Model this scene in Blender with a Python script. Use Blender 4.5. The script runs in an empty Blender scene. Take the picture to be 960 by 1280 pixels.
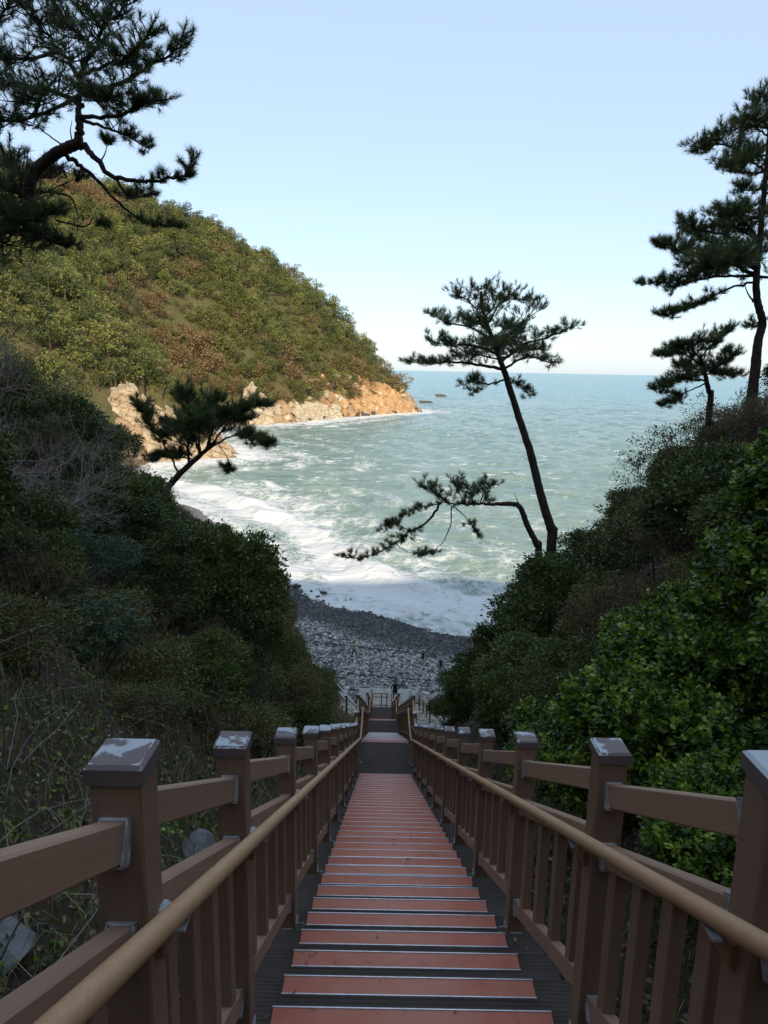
import bpy, math, random
import numpy as np
from mathutils import Vector, Matrix

PI = math.pi
rng = np.random.default_rng(11)
random.seed(11)
S = bpy.context.scene
COL = S.collection

# ------------------------------------------------------------------ camera
PITCH, YAW, ROLL, FPX = .1976, .0014, .0192, 889.7
FW = np.array([math.sin(YAW)*math.cos(PITCH), math.cos(YAW)*math.cos(PITCH), -math.sin(PITCH)])
RT0 = np.array([math.cos(YAW), -math.sin(YAW), 0.])
UP0 = np.cross(RT0, FW)
RT = RT0*math.cos(ROLL)+UP0*math.sin(ROLL)
UP = -RT0*math.sin(ROLL)+UP0*math.cos(ROLL)
cam = bpy.data.cameras.new('camera')
camo = bpy.data.objects.new('camera', cam)
COL.objects.link(camo)
cam.sensor_fit = 'VERTICAL'
cam.sensor_height = 36.0
cam.lens = 36.0*FPX/1280.0
cam.clip_start = .05
cam.clip_end = 60000
camo.matrix_world = Matrix(((RT[0], UP[0], -FW[0], 0), (RT[1], UP[1], -FW[1], 0), (RT[2], UP[2], -FW[2], 0), (0, 0, 0, 1)))
S.camera = camo


def at(px, py, Y):
    """world point where the sight line of a photo pixel reaches the depth Y"""
    r = FW + RT*(px-480)/FPX + UP*(640-py)/FPX
    return r*(Y/r[1])


# ------------------------------------------------------------------ light
SUN_EL, SUN_AZ = math.radians(27.5), math.radians(172)   # azimuth clockwise from +Y: sun behind the camera, a little to the left
w = bpy.data.worlds.new('World')
S.world = w
w.use_nodes = True
wn = w.node_tree
sky = wn.nodes.new('ShaderNodeTexSky')
sky.sky_type = 'NISHITA'
sky.sun_disc = False
sky.sun_elevation = SUN_EL
sky.sun_rotation = SUN_AZ
sky.air_density = 1.0
sky.dust_density = .7
sky.ozone_density = 1.2
bg = wn.nodes['Background']
bg.inputs['Strength'].default_value = .15
veil = wn.nodes.new('ShaderNodeMix')             # thin high haze: a whiter sky all round
veil.data_type = 'RGBA'
veil.inputs[0].default_value = .8
veil.inputs[7].default_value = (1.43, 1.76, 2.17, 1)
wn.links.new(sky.outputs[0], veil.inputs[6])
wn.links.new(veil.outputs[2], bg.inputs['Color'])
sun = bpy.data.lights.new('sun', 'SUN')
sun.energy = 2.35
sun.angle = math.radians(.5)
sun.color = (1, .83, .62)
suno = bpy.data.objects.new('sun', sun)
COL.objects.link(suno)
SD = Vector((math.sin(SUN_AZ)*math.cos(SUN_EL), math.cos(SUN_AZ)*math.cos(SUN_EL), math.sin(SUN_EL)))
suno.rotation_euler = SD.to_track_quat('Z', 'Y').to_euler()
S.view_settings.view_transform = 'Standard'
S.view_settings.look = 'None'
S.view_settings.gamma = 1
S.view_settings.exposure = 1.36
S.cycles.max_bounces = 6
S.cycles.diffuse_bounces = 3
S.cycles.glossy_bounces = 2
S.cycles.transmission_bounces = 2
S.cycles.transparent_max_bounces = 4
S.cycles.use_denoising = True

SEA = -28.0

# ------------------------------------------------------------------ helpers


def tag(o, label=None, cat=None, group=None, kind=None):
    if label: o['label'] = label
    if cat: o['category'] = cat
    if group: o['group'] = group
    if kind: o['kind'] = kind
    return o


def empty(name, loc=(0, 0, 0), rz=0, label=None, cat=None, group=None):
    o = bpy.data.objects.new(name, None)
    COL.objects.link(o)
    o.location = loc
    o.rotation_euler = (0, 0, rz)
    o.empty_display_size = .2
    return tag(o, label, cat, group)


class MB:
    """collects triangles and quads, then links them as one mesh object"""

    def __init__(self):
        self.v, self.f, self.m, self.t, self.n = [], [], [], [], 0

    def add(self, v, f, mat=0, tint=None):
        v = np.asarray(v, float).reshape(-1, 3)
        f = np.asarray(f, int)
        self.v.append(v)
        self.f.append(f+self.n)
        self.m.append(np.full(len(f), mat))
        self.t.append(np.full(len(v), .5) if tint is None else np.broadcast_to(tint, (len(v),)))
        self.n += len(v)
        return self

    def box(self, c, s, mat=0, R=None):
        q = np.array([(x, y, z) for x in (-.5, .5) for y in (-.5, .5) for z in (-.5, .5)])*np.array(s)
        if R is not None: q = q@np.array(R).T
        return self.add(q+np.array(c), [(0, 1, 3, 2), (4, 6, 7, 5), (0, 4, 5, 1), (2, 3, 7, 6), (0, 2, 6, 4), (1, 5, 7, 3)], mat)

    def bbox(self, c, s, b=.006, mat=0, R=None):
        """box with bevelled long edges and ends"""
        hx, hy, hz = np.array(s)/2
        V, F = [], []
        idx = {}
        for ax in range(3):
            for sg in (-1, 1):
                for i in (-1, 1):
                    for j in (-1, 1):
                        h = [hx-b, hy-b, hz-b]
                        p = [0, 0, 0]
                        p[ax] = sg*(h[ax]+b)
                        a1, a2 = [k for k in range(3) if k != ax]
                        p[a1] = i*h[a1]
                        p[a2] = j*h[a2]
                        k = [0, 0, 0]
                        k[ax], k[a1], k[a2] = sg, i, j
                        idx[(ax,)+tuple(k)] = len(V)
                        V.append(p)
        for ax in range(3):
            for sg in (-1, 1):
                a1, a2 = [k for k in range(3) if k != ax]
                def K(i, j):
                    k = [0, 0, 0]
                    k[ax], k[a1], k[a2] = sg, i, j
                    return idx[(ax,)+tuple(k)]
                F.append((K(-1, -1), K(1, -1), K(1, 1), K(-1, 1)))
        for a, c2 in ((0, 1), (0, 2), (1, 2)):
            o = 3-a-c2
            for i in (-1, 1):
                for j in (-1, 1):
                    def KK(ax, l):
                        k = [0, 0, 0]
                        k[a], k[c2], k[o] = i, j, l
                        return idx[(ax,)+tuple(k)]
                    F.append((KK(a, -1), KK(a, 1), KK(c2, 1), KK(c2, -1)))
        T = []
        for i in (-1, 1):
            for j in (-1, 1):
                for k in (-1, 1):
                    T.append((idx[(0, i, j, k)], idx[(1, i, j, k)], idx[(2, i, j, k)]))
        V = np.array(V, float)
        if R is not None: V = V@np.array(R).T
        V = V+np.array(c)
        n0 = self.n
        self.add(V, F, mat)
        self.f.append(np.array(T)+n0)
        self.m.append(np.full(len(T), mat))
        return self

    def tube(self, P, rad, sides=6, mat=0, cap=True, tint=None):
        P = np.asarray(P, float)
        n = len(P)
        rad = np.broadcast_to(rad, (n,))
        T = np.gradient(P, axis=0)
        T /= np.linalg.norm(T, axis=1)[:, None]+1e-9
        ref = np.array([0, 0, 1.]) if abs(T[:, 2]).mean() < .8 else np.array([1., 0, 0])
        A = np.cross(T, ref)
        A /= np.linalg.norm(A, axis=1)[:, None]+1e-9
        B = np.cross(A, T)
        ang = np.arange(sides)/sides*2*PI
        V = P[:, None, :]+rad[:, None, None]*(np.cos(ang)[None, :, None]*A[:, None, :]+np.sin(ang)[None, :, None]*B[:, None, :])
        i, j = np.meshgrid(np.arange(n-1), np.arange(sides), indexing='ij')
        j2 = (j+1) % sides
        F = np.stack([i*sides+j, i*sides+j2, (i+1)*sides+j2, (i+1)*sides+j], -1).reshape(-1, 4)
        n0 = self.n
        self.add(V.reshape(-1, 3), F, mat, tint)
        if cap and sides > 3:
            for k in (0, n-1):
                c = self.n
                self.add([P[k]], np.zeros((0, 3), int), mat, tint)
                self.f.append(np.array([(c, n0+k*sides+a, n0+k*sides+(a+1) % sides) for a in range(sides)]))
                self.m.append(np.full(sides, mat))
        return self

    def mesh(self, name, mats, smooth=False):
        me = bpy.data.meshes.new(name)
        V = np.concatenate(self.v) if self.v else np.zeros((0, 3))
        F = [f for f in self.f if len(f)]
        M = [m for f, m in zip(self.f, self.m) if len(f)]
        me.vertices.add(len(V))
        me.vertices.foreach_set('co', V.ravel())
        tot = np.concatenate([np.full(len(f), f.shape[1]) for f in F])
        li = np.concatenate([f.ravel() for f in F])
        me.loops.add(len(li))
        me.loops.foreach_set('vertex_index', li)
        me.polygons.add(len(tot))
        st = np.concatenate([[0], np.cumsum(tot)[:-1]])
        me.polygons.foreach_set('loop_start', st)
        me.polygons.foreach_set('loop_total', tot)
        me.polygons.foreach_set('material_index', np.concatenate(M))
        me.polygons.foreach_set('use_smooth', np.full(len(tot), smooth))
        a = me.attributes.new('tint', 'FLOAT', 'POINT')
        a.data.foreach_set('value', np.concatenate([np.asarray(t, float) for t in self.t]))
        for m in (mats if isinstance(mats, (list, tuple)) else [mats]): me.materials.append(m)
        me.update(calc_edges=True)
        me.validate()
        return me

    def build(self, name, mats, parent=None, smooth=False):
        return link(name, self.mesh(name, mats, smooth), parent)


def link(name, me, parent=None, loc=None, rot=None, scale=None):
    o = bpy.data.objects.new(name, me)
    COL.objects.link(o)
    if parent: o.parent = parent
    if loc is not None: o.location = loc
    if rot is not None: o.rotation_euler = rot
    if scale is not None: o.scale = scale
    return o


# value noise, vectorised
_perm = np.random.default_rng(5).random((256, 256))


def vnoise(x, y):
    xi, yi = np.floor(x).astype(int), np.floor(y).astype(int)
    fx, fy = x-xi, y-yi
    fx, fy = fx*fx*(3-2*fx), fy*fy*(3-2*fy)
    a, b = _perm[xi % 256, yi % 256], _perm[(xi+1) % 256, yi % 256]
    c, d = _perm[xi % 256, (yi+1) % 256], _perm[(xi+1) % 256, (yi+1) % 256]
    return (a*(1-fx)+b*fx)*(1-fy)+(c*(1-fx)+d*fx)*fy


def fbm(x, y, o=4):
    s, a, t = 0, 1, 0
    for k in range(o):
        s = s+a*(vnoise(x*2**k+17*k, y*2**k+31*k)-.5)
        t += a
        a *= .5
    return s/t*2


def sstep(a, b, x):
    t = np.clip((x-a)/(b-a), 0, 1)
    return t*t*(3-2*t)


# ------------------------------------------------------------------ materials
class N:
    def __init__(self, name):
        self.m = bpy.data.materials.new(name)
        self.m.use_nodes = True
        self.t = self.m.node_tree
        self.p = self.t.nodes['Principled BSDF']
        self.out = self.t.nodes['Material Output']

    def n(self, typ, **k):
        x = self.t.nodes.new('ShaderNode'+typ)
        for a, b in k.items():
            if a.startswith('i_'):
                kk = a[2:]
                x.inputs[int(kk) if kk.isdigit() else kk].default_value = b
            else: setattr(x, a, b)
        return x

    def l(self, a, b):
        self.t.links.new(a, b)

    def set(self, s, v):
        if hasattr(v, 'links'): self.l(v, self.p.inputs[s])
        else: self.p.inputs[s].default_value = v

    def coord(self, kind='Object', scale=(1, 1, 1), rand=False):
        c = self.n('TexCoord')
        mp = self.n('Mapping')
        mp.inputs['Scale'].default_value = scale
        self.l(c.outputs[kind], mp.inputs['Vector'])
        if rand:
            oi = self.n('ObjectInfo')
            mu = self.n('Math', operation='MULTIPLY', i_1=37.0)
            self.l(oi.outputs['Random'], mu.inputs[0])
            cb = self.n('CombineXYZ')
            for k in range(3): self.l(mu.outputs[0], cb.inputs[k])
            self.l(cb.outputs[0], mp.inputs['Location'])
        return mp.outputs[0]

    def geo(self, scale=(1, 1, 1)):
        g = self.n('NewGeometry')
        mp = self.n('Mapping')
        mp.inputs['Scale'].default_value = scale
        self.l(g.outputs['Position'], mp.inputs['Vector'])
        return mp.outputs[0]

    def noise(self, vec, scale, detail=4, rough=.55, dist=0):
        x = self.n('TexNoise')
        x.inputs['Scale'].default_value = scale
        x.inputs['Detail'].default_value = detail
        x.inputs['Roughness'].default_value = rough
        x.inputs['Distortion'].default_value = dist
        self.l(vec, x.inputs['Vector'])
        return x.outputs['Fac']

    def ramp(self, fac, stops, interp='LINEAR'):
        x = self.n('ValToRGB')
        e = x.color_ramp.elements
        x.color_ramp.interpolation = interp
        while len(e) < len(stops): e.new(.5)
        for k, (p, c) in enumerate(stops):
            e[k].position = p
            e[k].color = tuple(c)+(1,) if len(c) == 3 else c
        self.l(fac, x.inputs['Fac'])
        return x.outputs['Color']

    def mix(self, fac, a, b, mode='MIX'):
        x = self.n('Mix', data_type='RGBA', blend_type=mode)
        for s, v in ((x.inputs[0], fac), (x.inputs[6], a), (x.inputs[7], b)):
            if hasattr(v, 'links'): self.l(v, s)
            else: s.default_value = v if not isinstance(v, tuple) or len(v) == 4 else v+(1,)
        return x.outputs[2]

    def math(self, op, a, b=None, clamp=False):
        x = self.n('Math', operation=op, use_clamp=clamp)
        for s, v in ((x.inputs[0], a), (x.inputs[1], b)):
            if v is None: continue
            if hasattr(v, 'links'): self.l(v, s)
            else: s.default_value = v
        return x.outputs[0]

    def bump(self, h, strength=.3, dist=.02):
        x = self.n('Bump')
        x.inputs['Strength'].default_value = strength
        x.inputs['Distance'].default_value = dist
        self.l(h, x.inputs['Height'])
        self.l(x.outputs[0], self.p.inputs['Normal'])

    def attr(self, name):
        return self.n('Attribute', attribute_name=name).outputs['Fac']

    def rand(self):
        return self.n('ObjectInfo').outputs['Random']


def mat_wood(name, a, b, grain=(1.2, 26, 26), rough=.55):
    n = N(name)
    v = n.coord('Object', grain, True)
    f = n.noise(v, 3, 6, .6)
    v2 = n.coord('Object', (1, 1, 1), True)
    g = n.noise(v2, 5, 5, .6)
    c = n.ramp(f, [(.25, a), (.75, b)])
    dirt = n.ramp(g, [(.4, (0, 0, 0)), (.8, (1, 1, 1))])
    c = n.mix(n.math('MULTIPLY', dirt, .35), c, tuple(x*.6 for x in b))
    sc_ = n.noise(n.coord('Object', tuple(q*.55 for q in grain), True), 9, 4, .7)
    c = n.mix(n.ramp(sc_, [(.62, (0, 0, 0)), (.74, (.45, .45, .45))]), c, tuple(min(1, x*1.45+.03) for x in b))
    c = n.mix(n.math('MULTIPLY', n.rand(), .3), c, tuple(x*.62 for x in a))
    n.set('Base Color', c)
    n.set('Roughness', n.math('MULTIPLY_ADD', g, .25))
    n.t.nodes[-1].inputs[2].default_value = rough-.1
    n.bump(f, .12, .003)
    return n.m


# composite posts: grain runs vertically (z); rails: grain along their y axis
M_POST = mat_wood('brown_composite', (.235, .14, .088), (.315, .195, .13), (26, 26, 1.2))
M_RAIL = mat_wood('brown_composite_rail', (.35, .21, .138), (.43, .265, .18), (26, 1.2, 26))
M_HAND = mat_wood('tan_handrail_wood', (.48, .275, .14), (.59, .355, .195), (30, .8, 30), .6)


def mat_cap():
    n = N('peeling_cap_paint')
    v = n.coord('Object', (1, 1, 1), True)
    f = n.noise(v, 9, 7, .62, .4)
    gn = n.n('NewGeometry')
    sx = n.n('SeparateXYZ')
    n.l(gn.outputs['True Normal'], sx.inputs[0])
    oc = n.n('TexCoord')
    ab = n.n('VectorMath', operation='ABSOLUTE')
    n.l(oc.outputs['Object'], ab.inputs[0])
    se = n.n('SeparateXYZ')
    n.l(ab.outputs[0], se.inputs[0])
    ed = n.n('MapRange', i_1=.043, i_2=.06, i_4=.1)
    n.l(n.math('MAXIMUM', se.outputs[0], se.outputs[1]), ed.inputs[0])
    f = n.math('ADD', f, n.math('MULTIPLY', ed.outputs[0], n.ramp(sx.outputs[2], [(.5, (0, 0, 0)), (.9, (1, 1, 1))])))
    f2 = n.math('ADD', f, n.math('ADD', n.math('MULTIPLY', n.math('SUBTRACT', sx.outputs[2], .95), .2), n.math('MULTIPLY', n.math('SUBTRACT', n.rand(), .5), .13)))
    k = n.ramp(f2, [(.5, (0, 0, 0)), (.53, (1, 1, 1))])
    c = n.mix(k, (.15, .115, .115), (.46, .49, .53))
    n.set('Base Color', c)
    n.set('Roughness', .5)
    n.bump(k, .35, .003)
    return n.m


M_CAP = mat_cap()


def mat_metal(name, a, b, rough=.5, metal=.0):
    n = N(name)
    v = n.coord('Object', (1, 1, 1), True)
    f = n.noise(v, 22, 6, .65)
    n.set('Base Color', n.ramp(f, [(.38, a), (.6, b)]))
    n.set('Roughness', rough)
    n.set('Metallic', metal)
    n.bump(f, .2, .002)
    return n.m


M_BRK = mat_metal('pale_painted_steel', (.2, .205, .205), (.48, .5, .5))
M_DARKMETAL = mat_metal('dark_bolt_metal', (.02, .02, .022), (.06, .06, .065))
M_EDGE = mat_metal('aluminium_edge', (.62, .62, .66), (.8, .8, .84), .35, .55)
M_PIPE = mat_metal('galvanised_pipe', (.5, .5, .5), (.7, .7, .7), .4, .5)
M_BLOCK = mat_wood('orange_brown_block', (.22, .10, .05), (.28, .13, .07))


def mat_tread(name, a, b):
    n = N(name)
    v = n.geo((1, 1, 1))
    wv = n.n('TexWave', wave_type='BANDS', bands_direction='Y', wave_profile='SIN')
    wv.inputs['Scale'].default_value = 14.0
    wv.inputs['Distortion'].default_value = 0
    n.l(v, wv.inputs['Vector'])
    f = n.noise(n.geo((.7, 7, 7)), 3, 5, .6)
    st = n.noise(v, 2.2, 5, .6)
    c = n.ramp(f, [(.3, a), (.7, b)])
    c = n.mix(n.ramp(st, [(.52, (0, 0, 0)), (.75, (.55, .55, .55))]), c, (.17, .15, .135))
    c = n.mix(n.math('MULTIPLY', wv.outputs['Fac'], .35), c, (.012, .01, .01))
    n.set('Base Color', c)
    n.set('Roughness', .85)
    n.set('Specular IOR Level', .2)
    n.bump(wv.outputs['Fac'], .5, .003)
    return n.m


M_TREAD = mat_tread('dark_grooved_deck', (.075, .06, .052), (.10, .08, .07))
M_DECK = mat_tread('grey_brown_deck', (.085, .068, .058), (.10, .082, .07))


def mat_mat():
    n = N('red_grit_mat')
    v = n.geo()
    f = n.noise(v, 160, 3, .7)
    g = n.noise(v, 6, 6, .6)
    sp = n.noise(v, 16, 2, .5)
    c = n.ramp(g, [(.3, (.58, .19, .12)), (.72, (.70, .26, .175))])
    c = n.mix(n.math('MULTIPLY', f, .35), c, (.36, .10, .07))
    c = n.mix(n.ramp(sp, [(.66, (0, 0, 0)), (.72, (.6, .6, .6))]), c, (.12, .05, .035))
    c = n.mix(n.ramp(n.noise(n.geo((.6, 2.5, 2.5)), 2.3, 5, .65), [(.5, (0, 0, 0)), (.78, (.6, .6, .6))]), c, (.50, .27, .20))
    sx = n.n('SeparateXYZ')
    n.l(v, sx.inputs[0])
    wr = n.math('ABSOLUTE', n.math('SUBTRACT', sx.outputs[0], .17))
    wr = n.ramp(n.math('ADD', wr, n.math('MULTIPLY', n.math('SUBTRACT', n.noise(v, 9, 5, .7), .5), .5)), [(.1, (.5, .5, .5)), (.42, (0, 0, 0))])
    c = n.mix(wr, c, (.68, .33, .24))
    c = n.mix(n.math('MULTIPLY', n.rand(), .28), c, (.36, .11, .08))
    n.set('Base Color', c)
    n.set('Roughness', .8)
    n.bump(f, .4, .003)
    return n.m


M_MAT = mat_mat()


def mat_leaf(name, cols, rough=.45, trans=.25, rnd=.35):
    """cols: dark to light leaf colours; per leaf tint and per plant variation"""
    n = N(name)
    t = n.attr('tint')
    r = n.math('MULTIPLY_ADD', n.rand(), rnd)
    n.t.nodes[-1].inputs[2].default_value = -rnd/2
    f = n.math('ADD', t, r, True)
    k = len(cols)
    c = n.ramp(f, [(i/(k-1), q) for i, q in enumerate(cols)])
    n.set('Base Color', c)
    n.set('Roughness', rough)
    if trans:
        tr = n.n('BsdfTranslucent')
        n.l(c, tr.inputs['Color'])
        ms = n.n('MixShader')
        ms.inputs[0].default_value = trans
        n.l(n.p.outputs[0], ms.inputs[1])
        n.l(tr.outputs[0], ms.inputs[2])
        n.l(ms.outputs[0], n.out.inputs['Surface'])
    return n.m


M_NEEDLE = mat_leaf('pine_needles', [(.04, .066, .022), (.075, .112, .034), (.11, .155, .045), (.18, .205, .065)], .5, .15, .2)
M_LDARK = mat_leaf('dark_evergreen_leaf', [(.03, .05, .012), (.062, .096, .02), (.10, .145, .03), (.18, .205, .05)])
M_LBLUE = mat_leaf('blue_green_leaf', [(.03, .06, .03), (.06, .11, .055), (.10, .16, .085), (.17, .22, .11)])
M_LBRIGHT = mat_leaf('bright_green_leaf', [(.02, .045, .008), (.045, .10, .012), (.14, .25, .022), (.36, .46, .06)], .35, .3, .12)
M_LOLIVE = mat_leaf('olive_leaf', [(.045, .05, .014), (.09, .095, .024), (.15, .15, .04), (.24, .21, .07)])
M_LRED = mat_leaf('reddish_brown_leaf', [(.06, .045, .022), (.115, .082, .038), (.17, .12, .055), (.24, .18, .085)])
M_FPINE = mat_leaf('headland_pine_needles', [(.035, .058, .016), (.075, .10, .025), (.145, .165, .036), (.23, .23, .06)], .6, .15, .85)
M_FBROAD = mat_leaf('headland_green_leaf', [(.05, .065, .014), (.085, .10, .02), (.13, .14, .03), (.19, .18, .04)], .6, .2, .5)
M_FAUT = mat_leaf('headland_rust_leaf', [(.10, .07, .03), (.15, .10, .042), (.21, .14, .06), (.27, .19, .085)], .7, .2, .5)
M_DRY = mat_leaf('dry_grass_blade', [(.09, .065, .033), (.20, .14, .068), (.32, .235, .12), (.42, .34, .2)], .7, .15, 0)
M_GRASS = mat_leaf('green_grass_blade', [(.03, .06, .014), (.065, .11, .024), (.11, .17, .034), (.18, .21, .06)], .6, .2, 0)


def mat_bark(name, a, b):
    n = N(name)
    v = n.geo((1, 1, .35))
    f = n.noise(v, 14, 6, .65)
    n.set('Base Color', n.ramp(f, [(.35, a), (.68, b)]))
    n.set('Roughness', .9)
    n.bump(f, .8, .02)
    return n.m


M_BARK = mat_bark('pine_bark', (.025, .018, .014), (.085, .06, .045))
M_TWIG = mat_bark('grey_twig_bark', (.2, .165, .14), (.36, .31, .27))
M_TWIGB = mat_bark('brown_twig_bark', (.09, .065, .047), (.19, .14, .10))
M_FBARK = mat_bark('headland_tree_bark', (.05, .036, .026), (.12, .08, .055))  # bark of the headland trees, a paler brown than the near pines


def mat_rock(name, cols, scale=1.0, bump=.8, bd=.3):
    n = N(name)
    v = n.geo((1, 1, 1.6))
    f = n.noise(v, .22*scale, 8, .62, .6)
    g = n.noise(v, 1.3*scale, 6, .65)
    vo = n.n('TexVoronoi', feature='DISTANCE_TO_EDGE')
    vo.inputs['Scale'].default_value = .5*scale
    wp = n.mix(.25, v, n.t.nodes[-1].outputs[0]) if False else v
    n.l(wp, vo.inputs['Vector'])
    k = len(cols)
    c = n.ramp(n.math('MULTIPLY_ADD', n.rand(), .25), [(0, (0, 0, 0)), (1, (1, 1, 1))])
    n.t.nodes[-2].inputs[2].default_value = -.1
    fac = n.math('ADD', f, n.math('MULTIPLY', g, .35))
    fac = n.math('ADD', n.math('SUBTRACT', fac, .2), c, True)
    c = n.ramp(fac, [(.25+.5*i/(k-1), q) for i, q in enumerate(cols)])
    n.set('Base Color', c)
    n.set('Roughness', .9)
    n.bump(n.math('ADD', g, n.math('MULTIPLY', f, 2.)), bump, bd)
    return n.m


M_ROCKO = mat_rock('orange_rock', [(.15, .085, .045), (.30, .17, .075), (.42, .26, .12), (.48, .38, .25)], 1.2)
M_ROCKT = mat_rock('tan_rock', [(.20, .15, .095), (.33, .26, .17), (.42, .35, .24), (.50, .45, .35)], 1.2)
M_ROCKD = mat_rock('dark_wet_rock', [(.04, .035, .03), (.07, .06, .05), (.10, .085, .07)], 2)
M_ROCKG = mat_rock('grey_boulder', [(.10, .105, .11), (.17, .175, .18), (.25, .255, .26)], 9, .6, .03)


# ------------------------------------------------------------------ shape of the land
RUN, RISE, SL = .35, .1836, .5246
Y0, Z0 = 2.6068, -2.7266
L1Y, L1Z = 17.1, Z0-37*RISE           # first landing: far edge and level
L2Y0 = L1Y+31*RUN
L2Z = L1Z-32*RISE
L2Y = 29.5
L3Y0 = L2Y+39*RUN
L3Z = L2Z-40*RISE
L3Y = 45.3


def stairline(Y):
    Y = np.asarray(Y, float)
    return np.interp(Y, [-85, Y0+36*RUN, L1Y, L2Y0, L2Y, L3Y0, L3Y+.1, 500],
                     [Z0+(Y0+85)*SL, Z0-36*RISE-.09, L1Z, L2Z+.09, L2Z, L3Z, L3Z, L3Z])


COAST = np.array([(60, 30), (30, 56), (16, 66), (8.7, 70.3), (3.8, 72.3), (-2.4, 78.3), (-10.2, 83), (-20, 103), (-37, 137), (-60, 165),
                  (-76, 192), (-66, 216), (-49, 226), (-52, 240), (-75, 268), (-86, 305), (-80, 345), (-62, 362), (-47, 378), (-24, 425),
                  (-2, 462), (20, 492), (25, 500), (20, 520), (-15, 570), (-70, 625), (-200, 700), (-700, 720)])


def coast_dist(x, y):
    """signed distance to the shore: positive inland"""
    x, y = np.asarray(x, float), np.asarray(y, float)
    best = np.full(x.shape, 1e9)
    for (ax, ay), (bx, by) in zip(COAST[:-1], COAST[1:]):
        dx, dy = bx-ax, by-ay
        t = np.clip(((x-ax)*dx+(y-ay)*dy)/(dx*dx+dy*dy), 0, 1)
        best = np.minimum(best, np.hypot(x-ax-t*dx, y-ay-t*dy))
    poly = np.vstack([COAST, [(-700, -500), (400, -500), (400, -200)]])
    ins = np.zeros(x.shape, bool)
    for (ax, ay), (bx, by) in zip(poly, np.roll(poly, -1, 0)):
        c = (ay > y) != (by > y)
        ins ^= c & (x < (bx-ax)*(y-ay)/((by-ay) if by != ay else 1e-9)+ax)
    return np.where(ins, best, -best)


def ground(x, y):
    x, y = np.asarray(x, float), np.asarray(y, float)
    d = coast_dist(x, y)
    beach = SEA+.115*np.clip(d, -30, 60)
    st = stairline(y)-.42
    k = sstep(45.0, 56.0, y)
    base = st*(1-k)+np.minimum(beach, st)*k
    a = np.maximum(np.abs(x-.16)-1.0-np.where(x > 0, 3.4, .5)*sstep(25, 38, y), 0)
    b = (np.sqrt(a*a+1.2)-1.095)*1.08
    b = np.where(b > 11.5, 11.5+(b-11.5)*.32, b)
    b = b*np.where(x < 0, 1+.55*np.exp(-((y-39)/6.)**2)*(1-sstep(7, 14, a)), 1)
    b = b*(1-sstep(np.where(x < 0, 43, 40), np.where(x < 0, 53, 56)+np.minimum(a, 14)*.35, y))
    nz = fbm(x*.12+3, y*.12, 4)*np.clip(a*.28, 0, 1.3)
    z = base+b+nz*(1-sstep(44, 60, y))
    t = sstep(-30, -62, y)                # behind the camera: unseen hillside, its ridge raised and evened to shade the gully
    z = z*(1-t)+np.maximum(z, np.interp(y, [-92, -30], [70, 22])+fbm(x*.05, y*.05, 3)*4)*t+fbm(x*.3, y*.3, 3)*2.5*t
    return np.where(z > 68, 68+(z-68)*.35, z)


def hill(x, y):
    d = coast_dist(x, y)
    d = np.where(d > 0, np.maximum(d-40*(1-sstep(120, 205, y)), np.minimum(d, 4)*.05), d)
    h = np.interp(d, [-40, 0, 5, 12, 25, 60, 100, 150, 215, 300, 420], [-9, .2, 6, 12, 27, 66, 97, 124, 146, 158, 165])
    n = fbm(x*.012, y*.012, 3)*11-np.abs(fbm(x*.02+3, y*.02, 3))*14+4+fbm(x*.05, y*.05+9, 4)*5
    h = h+n*np.clip(d/40, 0, 1)
    cr = np.abs(fbm(x*.22, y*.22, 3))*6*np.clip(d/4, 0, 1)*(1-sstep(16, 34, d))
    return SEA+h+cr-2.5*(1-sstep(140, 185, y))*(1-sstep(2, 12, d))


def grid_mesh(name, xs, ys, zf, mats, matf=None, smooth=True):
    X, Y = np.meshgrid(xs, ys)
    Z = zf(X, Y)
    nx, ny = len(xs), len(ys)
    i, j = np.meshgrid(np.arange(ny-1), np.arange(nx-1), indexing='ij')
    F = np.stack([i*nx+j, i*nx+j+1, (i+1)*nx+j+1, (i+1)*nx+j], -1).reshape(-1, 4)
    mb = MB()
    mb.add(np.stack([X, Y, Z], -1).reshape(-1, 3), F)
    return mb.build(name, mats, None, smooth)


def mat_soil():
    n = N('leaf_litter_soil')
    v = n.geo()
    f = n.noise(v, .9, 7, .65)
    g = n.noise(v, 16, 5, .7)
    c = n.ramp(g, [(.3, (.018, .013, .008)), (.52, (.042, .03, .018)), (.75, (.09, .065, .04))])
    c = n.mix(n.ramp(f, [(.45, (0, 0, 0)), (.65, (.8, .8, .8))]), c, (.03, .04, .014))
    n.set('Base Color', c)
    n.set('Roughness', .95)
    n.bump(g, .9, .06)
    return n.m


def mat_shingle():
    """bed of the beach between the pebbles: pale and dry above, dark and wet by the water"""
    n = N('shingle_bed')
    v = n.geo()
    vo = n.n('TexVoronoi')
    vo.inputs['Scale'].default_value = 8.
    n.l(v, vo.inputs['Vector'])
    c = n.ramp(vo.outputs['Color'], [(.2, (.06, .06, .06)), (.5, (.16, .16, .158)), (.8, (.30, .30, .295))])
    n.set('Base Color', c)
    n.set('Roughness', .8)
    n.bump(vo.outputs['Distance'], 1.0, .12)
    return n.m


M_SOIL = mat_soil()
M_SHINGLE = mat_shingle()
xs = np.concatenate([np.arange(-130, -18, 3.), np.arange(-18, 18, .45), np.arange(18, 131, 3.)])
ys = np.concatenate([np.arange(-130, -6, 3.), np.arange(-6, 50, .5)])
g1 = grid_mesh('ground', xs, ys, ground, M_SOIL)
tag(g1, kind='structure')


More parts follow.
